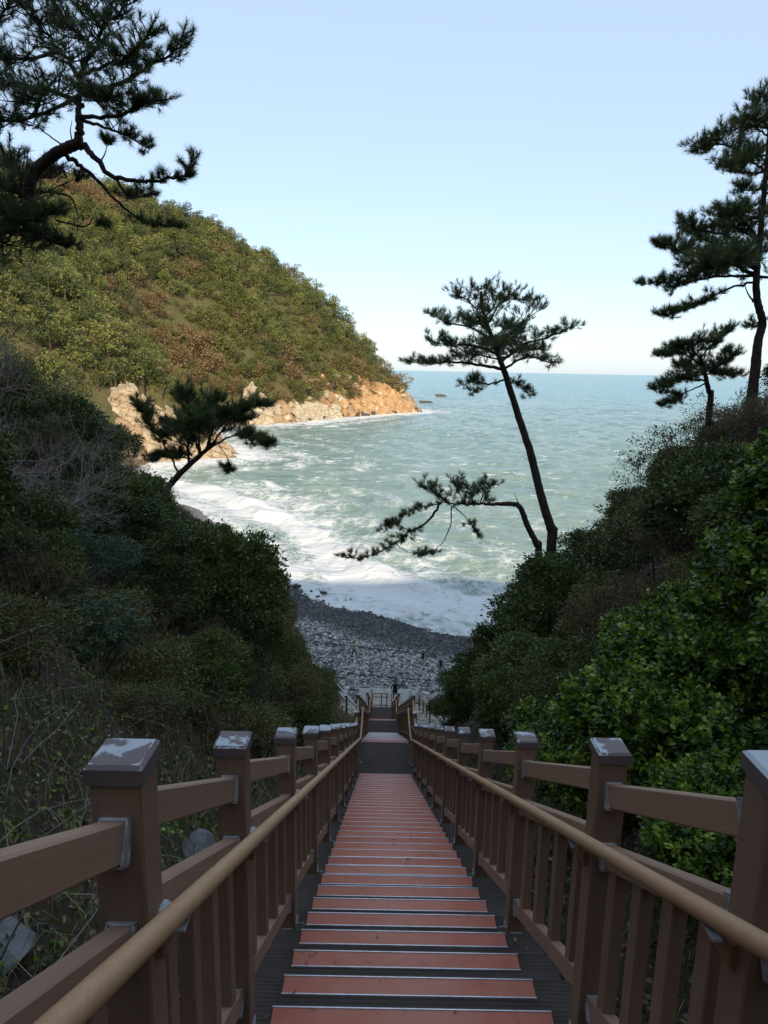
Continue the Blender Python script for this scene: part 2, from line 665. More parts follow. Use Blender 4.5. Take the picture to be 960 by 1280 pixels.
def mat_gravel():
    n = N('pale_gravel')
    v = n.geo()
    vo = n.n('TexVoronoi')
    vo.inputs['Scale'].default_value = 9
    n.l(v, vo.inputs['Vector'])
    c = n.ramp(vo.outputs['Color'], [(.15, (.16, .15, .13)), (.5, (.36, .345, .31)), (.85, (.55, .53, .49))])
    n.set('Base Color', n.mix(n.ramp(n.noise(v, 1.2, 5), [(.5, (0, 0, 0)), (.72, (.8, .8, .8))]), c, (.10, .09, .06)))
    n.set('Roughness', .95)
    n.bump(vo.outputs['Distance'], 1., .08)
    return n.m


M_GRAVEL = mat_gravel()
for xa, xb, ya, yb in ((1.1, 5.6, 30.5, 50.), (-3.1, -.78, 33., 50.)):
    tag(grid_mesh('gravel_path', np.arange(xa, xb, .3), np.arange(ya, yb, .4), lambda x, y: ground(x, y)+.03+fbm(x*1.5, y*1.5, 3)*.07, M_GRAVEL), kind='structure')
xs = np.concatenate([np.arange(-60, -16, 2.), np.arange(-16, 16, .5), np.arange(16, 61, 2.)])
ys = np.arange(49.5, 150, .7)
g2 = grid_mesh('beach', xs, ys, lambda x, y: ground(x, y)-np.where((y < 50), .02, 0), M_SHINGLE)
tag(g2, kind='structure')


def mat_hill():
    n = N('headland_ground')
    v = n.geo()
    f = n.noise(v, .03, 6, .6)
    g = n.noise(v, .35, 6, .7)
    at_ = n.attr('tint')
    g2_ = n.noise(v, 1.1, 4, .7)
    veg = n.ramp(n.math('ADD', n.math('MULTIPLY', f, .5), n.math('MULTIPLY', g2_, .65)),
                 [(.4, (.04, .05, .014)), (.58, (.08, .08, .025)), (.74, (.16, .11, .05)), (.9, (.22, .16, .075))])
    rock = n.ramp(g, [(.3, (.17, .10, .05)), (.5, (.33, .22, .12)), (.7, (.45, .37, .25))])
    rk = n.math('ADD', at_, n.math('MULTIPLY', n.math('SUBTRACT', g, .5), .9))
    c = n.mix(n.ramp(rk, [(.42, (1, 1, 1)), (.55, (0, 0, 0))]), veg, rock)
    n.set('Base Color', c)
    n.set('Roughness', .95)
    n.bump(g, .9, .9)
    return n.m


xs = np.concatenate([np.arange(-700, -260, 7.), np.arange(-260, 34, 1.7)])

ys = np.concatenate([np.arange(84, 560, 1.9), np.arange(560, 760, 6.)])
g3 = grid_mesh('headland_hill', xs, ys, hill, mat_hill())
X_, Y_ = np.meshgrid(xs, ys)
dd = coast_dist(X_, Y_)
g3.data.attributes['tint'].data.foreach_set('value', np.clip((dd-3)/11, 0, 1).ravel())
tag(g3, kind='structure')

# ------------------------------------------------------------------ sea


def mat_sea():
    n = N('sea_water')
    v = n.geo()
    foam = n.attr('tint')
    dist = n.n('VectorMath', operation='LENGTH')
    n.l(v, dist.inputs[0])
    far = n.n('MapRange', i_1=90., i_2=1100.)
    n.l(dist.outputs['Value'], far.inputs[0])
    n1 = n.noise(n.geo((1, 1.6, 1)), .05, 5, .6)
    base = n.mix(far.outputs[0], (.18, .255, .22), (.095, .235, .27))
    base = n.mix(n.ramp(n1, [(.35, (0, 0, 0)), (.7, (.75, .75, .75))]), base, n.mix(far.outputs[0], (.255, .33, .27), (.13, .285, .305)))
    # lace of foam
    wrp = n.n('TexNoise')
    wrp.inputs['Scale'].default_value = .35
    wrp.inputs['Detail'].default_value = 5
    n.l(v, wrp.inputs['Vector'])
    ad = n.n('VectorMath', operation='MULTIPLY_ADD')
    n.l(wrp.outputs['Color'], ad.inputs[0])
    ad.inputs[1].default_value = (5, 5, 0)
    n.l(v, ad.inputs[2])
    vo = n.n('TexVoronoi', feature='DISTANCE_TO_EDGE')
    vo.inputs['Scale'].default_value = .42
    n.l(ad.outputs[0], vo.inputs['Vector'])
    vo2 = n.n('TexVoronoi', feature='DISTANCE_TO_EDGE')
    vo2.inputs['Scale'].default_value = 1.5
    n.l(ad.outputs[0], vo2.inputs['Vector'])
    lace = n.math('MINIMUM', vo.outputs['Distance'], n.math('MULTIPLY', vo2.outputs['Distance'], 1.3))
    fn = n.noise(v, .55, 7, .65, .3)
    fb = n.noise(v, .09, 4, .6)
    k = n.math('ADD', n.math('MULTIPLY', fn, 1.0), n.math('MULTIPLY', fb, .7))
    k = n.math('SUBTRACT', k, n.math('MULTIPLY', lace, 1.25))
    k = n.math('ADD', k, n.math('MULTIPLY', foam, .95))
    fo = n.ramp(k, [(.93, (0, 0, 0)), (1., (.4, .4, .4)), (1.18, (1, 1, 1))])
    # the ramp input saturates at one, so shift it down first
    sh = n.math('MULTIPLY_ADD', k, 1.)
    n.t.nodes[-1].inputs[2].default_value = -.62
    fo = n.ramp(sh, [(.38, (0, 0, 0)), (.47, (.32, .32, .32)), (.60, (.7, .7, .7)), (.74, (1, 1, 1))])
    # small whitecaps out at sea
    wc = n.noise(n.geo((.16, .3, 1)), 1.0, 3, .6)
    wc2 = n.noise(v, .008, 3, .5)
    cap = n.ramp(n.math('ADD', n.math('MULTIPLY', wc, .8), n.math('MULTIPLY', wc2, .22)), [(.60, (0, 0, 0)), (.66, (.75, .75, .75))])
    fo = n.math('MAXIMUM', fo, cap)
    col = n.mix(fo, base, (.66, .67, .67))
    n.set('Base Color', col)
    n.set('Roughness', n.math('MULTIPLY_ADD', fo, .45))
    n.t.nodes[-1].inputs[2].default_value = .22
    n.set('IOR', 1.33)
    n.set('Specular IOR Level', .32)
    b1 = n.noise(n.geo((.55, 1.0, 1)), .55, 6, .65, .3)
    b2 = n.noise(n.geo((.10, .22, 1)), .5, 5, .6, .3)
    h = n.math('ADD', n.math('MULTIPLY', b1, .5), n.math('MULTIPLY', b2, 2.0))
    n.bump(h, .8, .9)
    return n.m


rr_ = 46*(30000/46.)**(np.arange(760)/759.)
aa_ = np.radians(np.linspace(-78, 78, 560))
A_, R_ = np.meshgrid(aa_, rr_)
SX, SY = np.sin(A_)*R_, np.cos(A_)*R_
near = R_ < 900
dc = np.full(SX.shape, -400.)
dc[near] = coast_dist(SX[near], SY[near])
off = -dc                                # distance out from the shore
z = np.zeros_like(SX)
r2 = np.random.default_rng(3)
for k in range(46):
    lam = 2.2*(14/2.2)**r2.random()
    th = math.radians(-118)+r2.normal(0, .5)   # travelling toward the beach
    kx, ky = math.cos(th)*2*PI/lam, math.sin(th)*2*PI/lam
    s = np.sin(SX*kx+SY*ky+r2.random()*6.28)
    env = .55+.9*vnoise(SX/lam/3.+k*7, SY/lam/3.+k*3)
    z += lam*.0105*env*((s*.5+.5)**1.8*2-1)
swell = np.sin(off*2*PI/17+fbm(SX*.02, SY*.02, 3)*4.2)
swz = ((swell*.5+.5)**2.2-.35)*.85*np.exp(-np.maximum(off-6, 0)/90)*sstep(2, 14, off)
brk = np.exp(-((off-15-fbm(SX*.05, SY*.05, 3)*4)/2.6)**2)*1.15*(SY < 170)
calm = sstep(0, 10, off)
brk = brk+np.exp(-((off-31-fbm(SX*.04+7, SY*.04, 3)*7)/3.0)**2)*.95*(SY < 175)
zz = (z*.62*(.35+.65*calm)+swz+brk*(.6+.8*vnoise(SX*.09, SY*.09)))*np.exp(-R_/2500)
zz += np.where(dc > 0, .05, 0)
surf = np.exp(-np.maximum(off, 0)/np.where(SY < 170, 17., 7.))
surf = np.where(SY < 175, np.maximum(surf*.8, .66*sstep(40, 10, off)), np.maximum(surf*.9, .72*sstep(26, 4, off)))
lump = fbm(SX*.16, SY*.16, 4)
surf = np.where(SY < 175, np.maximum(.46*sstep(44, 10, off), np.exp(-np.maximum(off, 0)/9.)*.8), surf)+.30*np.exp(-((off-31-fbm(SX*.04+7, SY*.04, 3)*7)/2.4)**2)*(SY < 175)*(.4+1.1*vnoise(SX*.05, SY*.05))+.45*np.exp(-((off-13-fbm(SX*.05, SY*.05, 3)*4)/3.)**2)*(SY < 175)+.22*lump*sstep(45, 12, off)*(SY < 175)
streak = sstep(.25, .85, swell*.5+.5)*np.exp(-np.maximum(off-8, 0)/60)*.48
zz += (fbm(SX*.9, SY*.9, 4)*.22*np.clip(surf*1.3, 0, 1))*(R_ < 400)
crest = np.clip((z-.28)*1.3, 0, .5)*np.exp(-R_/700)
foam = np.clip(np.maximum(surf, streak)+crest*.5+fbm(SX*.06, SY*.06, 4)*.22*np.exp(-np.maximum(off, 0)/60), 0, 1)
foam[~near] = 0
nx, ny = len(aa_), len(rr_)
i, j = np.meshgrid(np.arange(ny-1), np.arange(nx-1), indexing='ij')
F = np.stack([i*nx+j, i*nx+j+1, (i+1)*nx+j+1, (i+1)*nx+j], -1).reshape(-1, 4)
# leave out water that would lie deep under the land
ok = (dc.ravel()[F] < 14).any(1)
mb = MB()
mb.add(np.stack([SX, SY, SEA+zz], -1).reshape(-1, 3), F[ok], 0, foam.ravel())
sea = mb.build('sea', mat_sea(), None, True)
tag(sea, kind='structure')

# ------------------------------------------------------------------ pebbles on the beach (nobody could count them)


def ico(sub=1):
    p = (1+5**.5)/2
    V = np.array([(-1, p, 0), (1, p, 0), (-1, -p, 0), (1, -p, 0), (0, -1, p), (0, 1, p), (0, -1, -p), (0, 1, -p), (p, 0, -1), (p, 0, 1), (-p, 0, -1), (-p, 0, 1)], float)
    V /= np.linalg.norm(V, axis=1)[:, None]
    F = [(0, 11, 5), (0, 5, 1), (0, 1, 7), (0, 7, 10), (0, 10, 11), (1, 5, 9), (5, 11, 4), (11, 10, 2), (10, 7, 6), (7, 1, 8), (3, 9, 4), (3, 4, 2), (3, 2, 6), (3, 6, 8), (3, 8, 9), (4, 9, 5), (2, 4, 11), (6, 2, 10), (8, 6, 7), (9, 8, 1)]
    for _ in range(sub-1):
        V = list(map(tuple, V))
        cache = {}
        def mid(a, b):
            k = (min(a, b), max(a, b))
            if k not in cache:
                m = (np.array(V[a])+np.array(V[b]))
                V.append(tuple(m/np.linalg.norm(m)))
                cache[k] = len(V)-1
            return cache[k]
        G = []
        for a, b, c in F:
            ab, bc, ca = mid(a, b), mid(b, c), mid(c, a)
            G += [(a, ab, ca), (b, bc, ab), (c, ca, bc), (ab, bc, ca)]
        F = G
        V = np.array(V)
    return np.array(V), np.array(F)


def mat_pebble():
    n = N('sea_pebbles')
    t = n.attr('tint')
    c = n.ramp(t, [(0, (.014, .015, .017)), (.22, (.04, .042, .046)), (.5, (.26, .25, .235)), (.75, (.41, .395, .37)), (1, (.70, .68, .64))])
    n.set('Base Color', c)
    n.set('Roughness', .65)
    return n.m


OV = np.array([(1, 0, 0), (0, 1, 0), (-1, 0, 0), (0, -1, 0), (0, 0, 1), (0, 0, -1)], float)
OF = np.array([(0, 1, 4), (1, 2, 4), (2, 3, 4), (3, 0, 4)])
NP = 120000
px_ = rng.uniform(-20, 19, NP*2)
py_ = rng.uniform(46.5, 96, NP*2)
dps = coast_dist(px_, py_)
keep = (dps > -2.5) & (dps < 34) & ~((px_ > -1.5) & (px_ < 2.2) & (py_ < 48.6))
px_, py_, dps = px_[keep][:NP], py_[keep][:NP], dps[keep][:NP]
NP = len(px_)
sz = rng.gamma(3.2, .02, NP)+.032
V = OV[None]*(1+rng.normal(0, .16, (NP, 6, 1)))
ra = rng.uniform(0, 6.28, NP)
ca, sa = np.cos(ra)[:, None], np.sin(ra)[:, None]
V = np.stack([V[:, :, 0]*ca-V[:, :, 1]*sa, V[:, :, 0]*sa+V[:, :, 1]*ca, V[:, :, 2]], -1)
V = V*np.stack([sz*rng.uniform(.8, 1.4, NP), sz*rng.uniform(.8, 1.4, NP), sz*.7], -1)[:, None, :]
V = V+np.stack([px_, py_, ground(px_, py_)+sz*.3], -1)[:, None, :]
tone = np.clip(rng.beta(1.15, 1.35, NP), 0, 1)
wet = sstep(7.5, 4.0, dps+fbm(px_*.15, py_*.15, 3)*2.0)
tone = tone*(1-.58*wet)
mb = MB()
mb.add(V.reshape(-1, 3), (OF[None]+6*np.arange(NP)[:, None, None]).reshape(-1, 3), 0, np.repeat(tone, 6))
tag(mb.build('pebbles', mat_pebble(), None, False), kind='stuff')

# ------------------------------------------------------------------ staircase
XL, XR = -.436, .770                    # red mats
TL, TR = -.66, .98                      # treads
tw, tc = TR-TL, (TL+TR)/2


def tread_mesh():
    mb = MB()
    mb.bbox((0, -.195, -.02), (tw, .41, .04), .004)
    mb.box((0, -.006, -.112), (tw-.02, .018, .142))
    return mb.mesh('tread', M_TREAD)


ME_TREAD = tread_mesh()
mb = MB(); mb.bbox(((XL+XR)/2-tc, -.053, .004), (XR-XL, .094, .008), .002)
ME_MAT = mb.mesh('red_mat', M_MAT)
mb = MB()
mb.box(((XL+XR)/2-tc, -.003, .003), (XR-XL+.004, .006, .017))
ME_EDGE1 = mb.mesh('metal_edge', M_EDGE)
mb = MB()
mb.box(((XL+XR)/2-tc, -.103, .0045), (XR-XL+.004, .006, .009))
ME_EDGE2 = mb.mesh('metal_edge', M_EDGE)


def flight(label, Ya, Za, k0, k1, mats=True, group='timber stair flights'):
    root = empty('stair_flight', (tc, Ya, Za), 0, label, 'staircase', group)
    for k in range(k0, k1+1):
        t = link('tread', ME_TREAD, root, (0, k*RUN, -k*RISE))
        if mats:
            link('red_mat', ME_MAT, t)
            link('metal_edge', ME_EDGE1, t)
            link('metal_edge', ME_EDGE2, t)
    for sx in (-1, 1):
        mb = MB()
        L = (k1-k0+1)*math.hypot(RUN, RISE)
        a = -math.atan(SL)
        R = np.array([(1, 0, 0), (0, math.cos(a), -math.sin(a)), (0, math.sin(a), math.cos(a))])
        km = (k0+k1)/2
        mb.box((sx*(tw/2+.027), (km-.5)*RUN, -(km-.5)*RISE-.20), (.05, L, .26), 0, R)
        mb.build('stringer', M_POST, root)
    return root


flight('upper stair flight with red grit mats on dark grooved treads', Y0, Z0, -8, 36)
flight('short middle stair flight seen edge on beyond the first landing', L1Y, L1Z, 1, 31)
flight('lowest stair flight going down to the beach landing', L2Y, L2Z, 1, 39, True)


def landing(label, ya, yb, z, matted=True):
    root = empty('landing', (tc, ya, z), 0, label, 'landing', 'stair landings')
    n = max(1, round((yb-ya)/.15))
    wdt = (yb-ya)/n
    mb = MB(); mb.bbox((0, 0, -.02), (tw+.1, wdt-.003, .04), .003)
    me = mb.mesh('plank', M_DECK)
    for k in range(n): link('plank', me, root, (0, (k+.5)*wdt, rng.uniform(-.0015, .0015)))
    mb = MB(); mb.box((0, (yb-ya)/2, -.16), (tw, yb-ya-.1, .2)); mb.build('joist_frame', M_POST, root)
    if matted:
        for me in (ME_MAT, ME_EDGE1, ME_EDGE2):
            link(me.name.split('.')[0], me, root, (0, yb-ya, .001))
    return root


landing('first grey plank landing below the long red matted flight', Y0+36*RUN+.004, L1Y, L1Z)
landing('second grey plank landing, lower down behind the short flight', L2Y0+.004, L2Y, L2Z)
landing('lowest plank landing at the beach end of the stairs', L3Y0+.004, L3Y, L3Z, False)
mb = MB(); mb.bbox((0, 0, -.3), (3.6, 3.0, .6), .02)


def mat_conc():
    n = N('pale_concrete')
    v = n.geo()
    f = n.noise(v, 3, 7, .65)
    n.set('Base Color', n.ramp(f, [(.3, (.27, .26, .24)), (.7, (.4, .39, .37))]))
    n.set('Roughness', .9)
    n.bump(f, .3, .03)
    return n.m


M_CONC = mat_conc()
pad = mb.build('concrete_pad', M_CONC, None)
pad.location = (.35, L3Y+1.52, L3Z-.03)
tag(pad, 'pale concrete pad at the foot of the stairs under the standing person', 'pad')

# ------------------------------------------------------------------ railings
PW = .106
XPL, XPR = -.49-PW/2, .812+PW/2         # post centres
ME_POST = None


def post_mesh():
    mb = MB()
    mb.bbox((0, 0, .66), (PW, PW, 1.36), .005)
    return mb.mesh('post', M_POST)


def cap_mesh(sl):
    """cap whose top follows the slope of the stairs"""
    mb = MB()
    h, b = PW/2+.008, PW/2
    V = []
    for hh, zz in ((h, -.026), (h, .010), (b, .018)):
        for x, y in ((-1, -1), (1, -1), (1, 1), (-1, 1)):
            V.append((x*hh, y*hh, zz-y*hh*sl))
    F = []
    for r in range(2):
        for k in range(4):
            F.append((r*4+k, r*4+(k+1) % 4, r*4+4+(k+1) % 4, r*4+4+k))
    F.append((8, 9, 10, 11))
    mb.add(V, F)
    mb.add([V[k] for k in range(4)], [(3, 2, 1, 0)])
    return mb.mesh('post_cap', M_CAP)


ME_POST = post_mesh()
ME_CAPS = dict.fromkeys((True, False), cap_mesh(0))
CAPZ = 1.352


def foot_mesh(s):
    mb = MB()
    # angle plates round the foot of the post
    mb.box((s*(PW/2+.003), 0, .055), (.006, .075, .11))
    mb.box((s*(PW/2+.032), 0, .004), (.058, .075, .006))
    mb.box((0, -PW/2-.003, .045), (.07, .006, .09))
    mb.box((0, -PW/2-.03, .004), (.07, .05, .006))
    mb.box((s*(PW/2+.008), 0, .07), (.006, .016, .016))
    mb.box((s*(PW/2+.026), -.02, .05), (.046, .006, .1))
    return mb.mesh('foot_bracket', M_BRK)


ME_FOOT = {s: foot_mesh(s) for s in (-1, 1)}
RW, RH = .05, .085


def rail_mesh(L, wd=RW, ht=RH, name='rail'):
    mb = MB()
    mb.bbox((0, 0, 0), (wd, L, ht), .005)
    return mb.mesh(name, M_RAIL)


def bracket_mesh(e, wd=RW, ht=RH):
    """open steel shoe at a rail end, with a bolted tab above; e = -1 at the far end of a post's rail"""
    mb = MB()
    for s in (-1, 1): mb.box((s*(wd/2+.003), e*.022, 0), (.005, .044, ht+.008))
    mb.box((0, e*.022, ht/2+.003), (wd+.011, .044, .005))
    mb.box((0, e*.022, -ht/2-.003), (wd+.011, .044, .005))
    mb.box((0, e*.003, ht/2+.025), (wd-.006, .006, .04))
    mb.box((-.012, e*.009, ht/2+.027), (.011, .01, .011), 1)
    mb.box((.012, e*.009, ht/2+.03), (.011, .01, .011), 1)
    return mb.mesh('rail_bracket', [M_BRK, M_DARKMETAL])


ME_BRK = {e: bracket_mesh(e) for e in (-1, 1)}
ME_RAILC = {}
H_TOP, H_MID, H_BOT, H_HAND = 1.195, .945, .27, 1.0
mb = MB(); mb.bbox((0, 0, 0), (.046, .074, H_MID-H_BOT-RH+.03), .004)
ME_BAL = mb.mesh('baluster', M_POST)


def hand_bracket(s):
    mb = MB()
    # bent steel strap under the rail plus a brown block on the post; s points into the stairway
    mb.box((s*.02, 0, -.005), (.07, .03, .006))
    mb.box((s*.06, -.03, .0), (.022, .09, .006))
    mb.box((s*.0, 0, -.03), (.012, .05, .05))
    mb.bbox((-s*.004, .0, -.07), (.032, .085, .07), .004, 1)
    return mb.mesh('handrail_bracket', [M_BRK, M_BLOCK])


ME_HB = {s: hand_bracket(s) for s in (-1, 1)}


def railing(label, side, posts, nbal=4, handy=None, first=True):
    """posts: list of (Y, base z, sloped?); rails join each to the next"""
    x = XPL if side < 0 else XPR
    inn = -side                          # toward the stairway
    y00, z00, _ = posts[0]
    root = empty('wooden_railing', (x, y00, z00), 0, label, 'railing', 'brown railings beside the stairs')
    for k, (y, zb, sl) in enumerate(posts):
        ly, lz = y-y00, zb-z00
        if first or k > 0:
            p = link('post', ME_POST, root, (0, ly, lz))
            link('post_cap', ME_CAPS[sl], p, (0, 0, CAPZ))
            link('foot_bracket', ME_FOOT[inn], p)
            link('handrail_bracket', ME_HB[inn], root, (inn*(PW/2+.006), ly+.03, lz+H_HAND-.03))
        if k+1 < len(posts):
            y2, z2, _ = posts[k+1]
            D = y2-y-PW
            dz = z2-zb
            ang = math.atan2(dz, D)
            L = D/math.cos(ang)
            key = round(L, 3)
            if key not in ME_RAILC: ME_RAILC[key] = rail_mesh(L-.004)
            for nm, hh in (('top_rail', H_TOP), ('middle_rail', H_MID), ('bottom_rail', H_BOT)):
                cz = lz+hh+dz/2
                r = link(nm, ME_RAILC[key], root, (0, ly+(y2-y)/2, cz), (ang, 0, 0))
                for e in (1, -1):
                    link('rail_bracket', ME_BRK[e], r, (0, -e*(L/2-.003), 0))
            nb = nbal if D > .9 else (3 if D > .6 else 0)
            for b in range(nb):
                t = (b+.5)/nb*.94+.03
                yy = PW/2+D*t
                link('baluster', ME_BAL, root, (0, ly+yy, lz+(H_MID+H_BOT)/2+dz*((yy-PW/2)/D)))
    # hand rail
    hp = []
    for y, zb, sl in posts:
        hp.append((inn*(PW/2+.068), y-y00, zb-z00+H_HAND))
    if handy: hp = [(inn*(PW/2+.068), a-y00, b-z00) for a, b in handy]
    P = []
    for a, b in zip(hp[:-1], hp[1:]):
        for t in np.linspace(0, 1, 5)[:-1]: P.append(np.array(a)*(1-t)+np.array(b)*t)
    P.append(np.array(hp[-1]))
    mb = MB()
    mb.tube(P, .0242, 14)
    mb.build('handrail', M_HAND, root, True)
    return root


P1 = [(Y0-.175+k*RUN, Z0-k*RISE, True) for k in (-7, -3, 0, 4, 8, 12, 16, 20, 24, 28, 32, 36)]
P1L = P1+[(16.0, L1Z, False)]
P2 = [(16.0, L1Z, False), (L1Y-.15, L1Z, True)]+[(L1Y-.175+k*RUN, L1Z-k*RISE, True) for k in range(4, 32, 4)]+[(L2Y0+.2, L2Z, True)]
P3 = [(L2Y0+.2, L2Z, True), (L2Y-.15, L2Z, True)]+[(L2Y-.175+k*RUN, L2Z-k*RISE, True) for k in range(4, 40, 4)]+[(L3Y0+.2, L3Z, True), (L3Y-.1, L3Z, False)]
for side, nm in ((-1, 'left'), (1, 'right')):
    railing('near %s railing with peeling post caps beside the red treads' % nm, side, P1L)
    railing('middle %s railing beyond the first landing' % nm, side, P2, first=False)
    railing('lowest %s railing dropping to the beach landing' % nm, side, P3, first=False)

# rail closing the end of the lowest landing
er = empty('end_rail', (tc, L3Y+.06, L3Z), 0, 'low two bar rail across the bottom landing before the standing person', 'railing')
for x in (-.62, -.02, .34):
    mb = MB(); mb.bbox((x, 0, .5), (.07, .07, 1.0), .005); mb.build('post', M_RAIL, er)
for z_, nm in ((.98, 'top_rail'), (.74, 'middle_rail'), (.14, 'bottom_rail')):
    mb = MB(); mb.bbox((-.1, -.045, z_), (1.1, .03, .07), .004); mb.build(nm, M_RAIL, er)

# side rail leading off to the right at the foot, metal rail and white pole on the left
sr = empty('side_railing', tuple(at(524, 886, 43.5)), 0, 'small railing descending to the right from the foot of the stairs', 'railing')
a0 = at(524, 886, 43.5)
pts = [at(524, 887, 43.5), at(529, 893, 42.6), at(533, 898, 41.8), at(537, 905, 41.)]
for k, p in enumerate(pts):
    mb = MB(); mb.bbox(p-a0+np.array((0, 0, .5)), (.1, .1, 1.15 if k in (0, 3) else .85), .006); mb.build('post', M_POST, sr)
for hz in (1.0, .75, .2):
    mb = MB(); mb.tube([p-a0+np.array((0, 0, hz)) for p in pts], .035, 6); mb.build('rail', M_RAIL, sr)

lr = empty('pipe_railing', tuple(at(420, 872, 34)), 0, 'dark post railing with a silver pipe beside the dry grass', 'railing')
a0 = at(420, 872, 34)
pts = [at(421, 880, 34), at(433, 895, 32.5), at(446, 911, 31)]
for p in pts:
    mb = MB(); mb.tube([p-a0, p-a0+np.array((0, 0, 1.1))], .05, 8); mb.build('post', M_POST, lr)
for hz in (1.08, .75):
    mb = MB(); mb.tube([p-a0+np.array((0.05, -.04, hz)) for p in pts], .028, 8); mb.build('pipe', M_PIPE, lr)
b0 = at(446.5, 905, 36)
mb = MB()
mb.tube([(0, 0, 0), (0, 0, 2.15)], .035, 10)
mb.tube([(0, 0, 0), (0, 0, .06)], .11, 10)
wp = mb.build('white_pole', M_PIPE)
wp.location = b0
tag(wp, 'thin white pole standing left of the lower stairs', 'pole')

# ------------------------------------------------------------------ plants: leaves, twigs, needles


def unit(v):
    return v/(np.linalg.norm(v, axis=-1, keepdims=True)+1e-9)


def leaves(mb, P, D, size, width, mat=0, tint=None, droop=.15):
    """diamond leaves with a fold, based at P and pointing along D"""
    n = len(P)
    D = unit(D)
    side = unit(np.cross(D, rng.normal(0, 1, (n, 3))))
    up = np.cross(side, D)
    L = (size*rng.uniform(.7, 1.3, n))[:, None]
    W = L*width
    mid = P+D*L*.5+up*L*.1
    V = np.stack([P, mid+side*W-up*L*.06, P+D*L-np.array((0, 0, 1.))*L*droop, mid-side*W-up*L*.06], 1)
    F = np.arange(4*n).reshape(-1, 4)
    t = rng.random(n) if tint is None else tint
    mb.add(V.reshape(-1, 3), F, mat, np.repeat(t, 4))


def needles(mb, P, D, L, wdt, m, mat=0, spread=.9, tint=None):
    """brushes of m needles round the twig tips P that point along D"""
    n = len(P)
    D = unit(D)
    t = rng.random(n) if tint is None else tint
    P2, D2 = np.repeat(P, m, 0), np.repeat(D, m, 0)
    R = unit(rng.normal(0, 1, (n*m, 3)))
    R = unit(R-(R*D2).sum(1)[:, None]*D2)
    a = rng.uniform(.1, 1., n*m)[:, None]*spread
    ND = unit(D2*np.cos(a)+R*np.sin(a))
    b = P2-D2*rng.uniform(0, 1, n*m)[:, None]*L*.8
    S_ = unit(np.cross(ND, rng.normal(0, 1, (n*m, 3))))*wdt
    LL = (L*rng.uniform(.75, 1.2, n*m))[:, None]
    V = np.stack([b-S_, b+S_, b+ND*LL], 1)
    mb.add(V.reshape(-1, 3), np.arange(3*n*m).reshape(-1, 3), mat, np.repeat(np.clip(t, 0, 1), 3*m))


def sphere_dirs(n, zmin=-.3):
    d = unit(rng.normal(0, 1, (n*3, 3)))
    return d[d[:, 2] > zmin][:n]


def crown_mesh(name, mat, R, nclump, per, leaf, lw, flat=.8, rough=.42, rc=.11, rosette=False, zmin=-.3, fill=.3):
    """uneven crown made of leaf clumps on the ends of its twigs; centre at height .6 R"""
    nl = 15
    ld = sphere_dirs(nl, -.25)
    lc = ld*(R*(1-rough*.5)*rng.uniform(.5, .92, nl))[:, None]
    lr = R*rng.uniform(.24, .44, nl)
    pick_ = rng.choice(nl, nclump, p=lr**2/(lr**2).sum())
    dd_ = unit(rng.normal(0, 1, (nclump, 3))+ld[pick_]*.75+np.array((0, 0, .3)))
    C = lc[pick_]+dd_*(lr[pick_]*np.where(rng.random(nclump) < fill, rng.uniform(.5, .95, nclump), rng.uniform(.88, 1.06, nclump)))[:, None]
    d = unit(dd_*.7+unit(C)*.5)
    C = C*np.array((1, 1, flat))+np.array((0, 0, .6*R))
    n = len(C)
    ct = rng.beta(.9, .95, n) if nclump > 1000 else rng.beta(1.6, 1.8, n)
    mb = MB()
    if rosette:
        P = np.repeat(C, per, 0)+rng.normal(0, .010, (n*per, 3))
        ax = unit(d*.6+np.array((0, 0, .8))+rng.normal(0, .25, d.shape))
        AX = np.repeat(ax, per, 0)
        Rr = unit(rng.normal(0, 1, P.shape))
        D = AX*rng.uniform(.1, .9, (len(P), 1))+unit(np.cross(AX, Rr))*.9
        P = P-AX*rng.uniform(0, .07, (len(P), 1))
    else:
        P = np.repeat(C, per, 0)+rng.normal(0, 1, (n*per, 3))*rc*np.array((1, 1, .7))
        D = np.repeat(d, per, 0)*.7+rng.normal(0, .6, P.shape)+np.array((0, 0, .25))
    tt = np.clip(np.repeat(ct, per)+rng.normal(0, .16, n*per), 0, 1)
    leaves(mb, P, D, leaf, lw, 0, tt)
    return mb.mesh(name, mat), C


def stems_mesh(C, R, mat, k=14, r0=.03, fine=60):
    mb = MB()
    for q in rng.choice(len(C), k, False):
        e = C[q]
        b = np.array((rng.normal(0, .08*R), rng.normal(0, .08*R), -.35*R))
        m = b*.45+e*.55+rng.normal(0, .08*R, 3)+np.array((0, 0, .06*R))
        mb.tube([b, (b+m)/2+rng.normal(0, .03*R, 3), m, e], [r0, r0*.75, r0*.5, r0*.2], 4)
        for _ in range(fine//k):
            e2 = C[rng.integers(len(C))]
            if np.linalg.norm(e2-e) < R*.9: mb.tube([m, (m+e2)/2+rng.normal(0, .04*R, 3), e2], [r0*.35, r0*.25, r0*.1], 3)
    return mb.mesh('stems', mat)


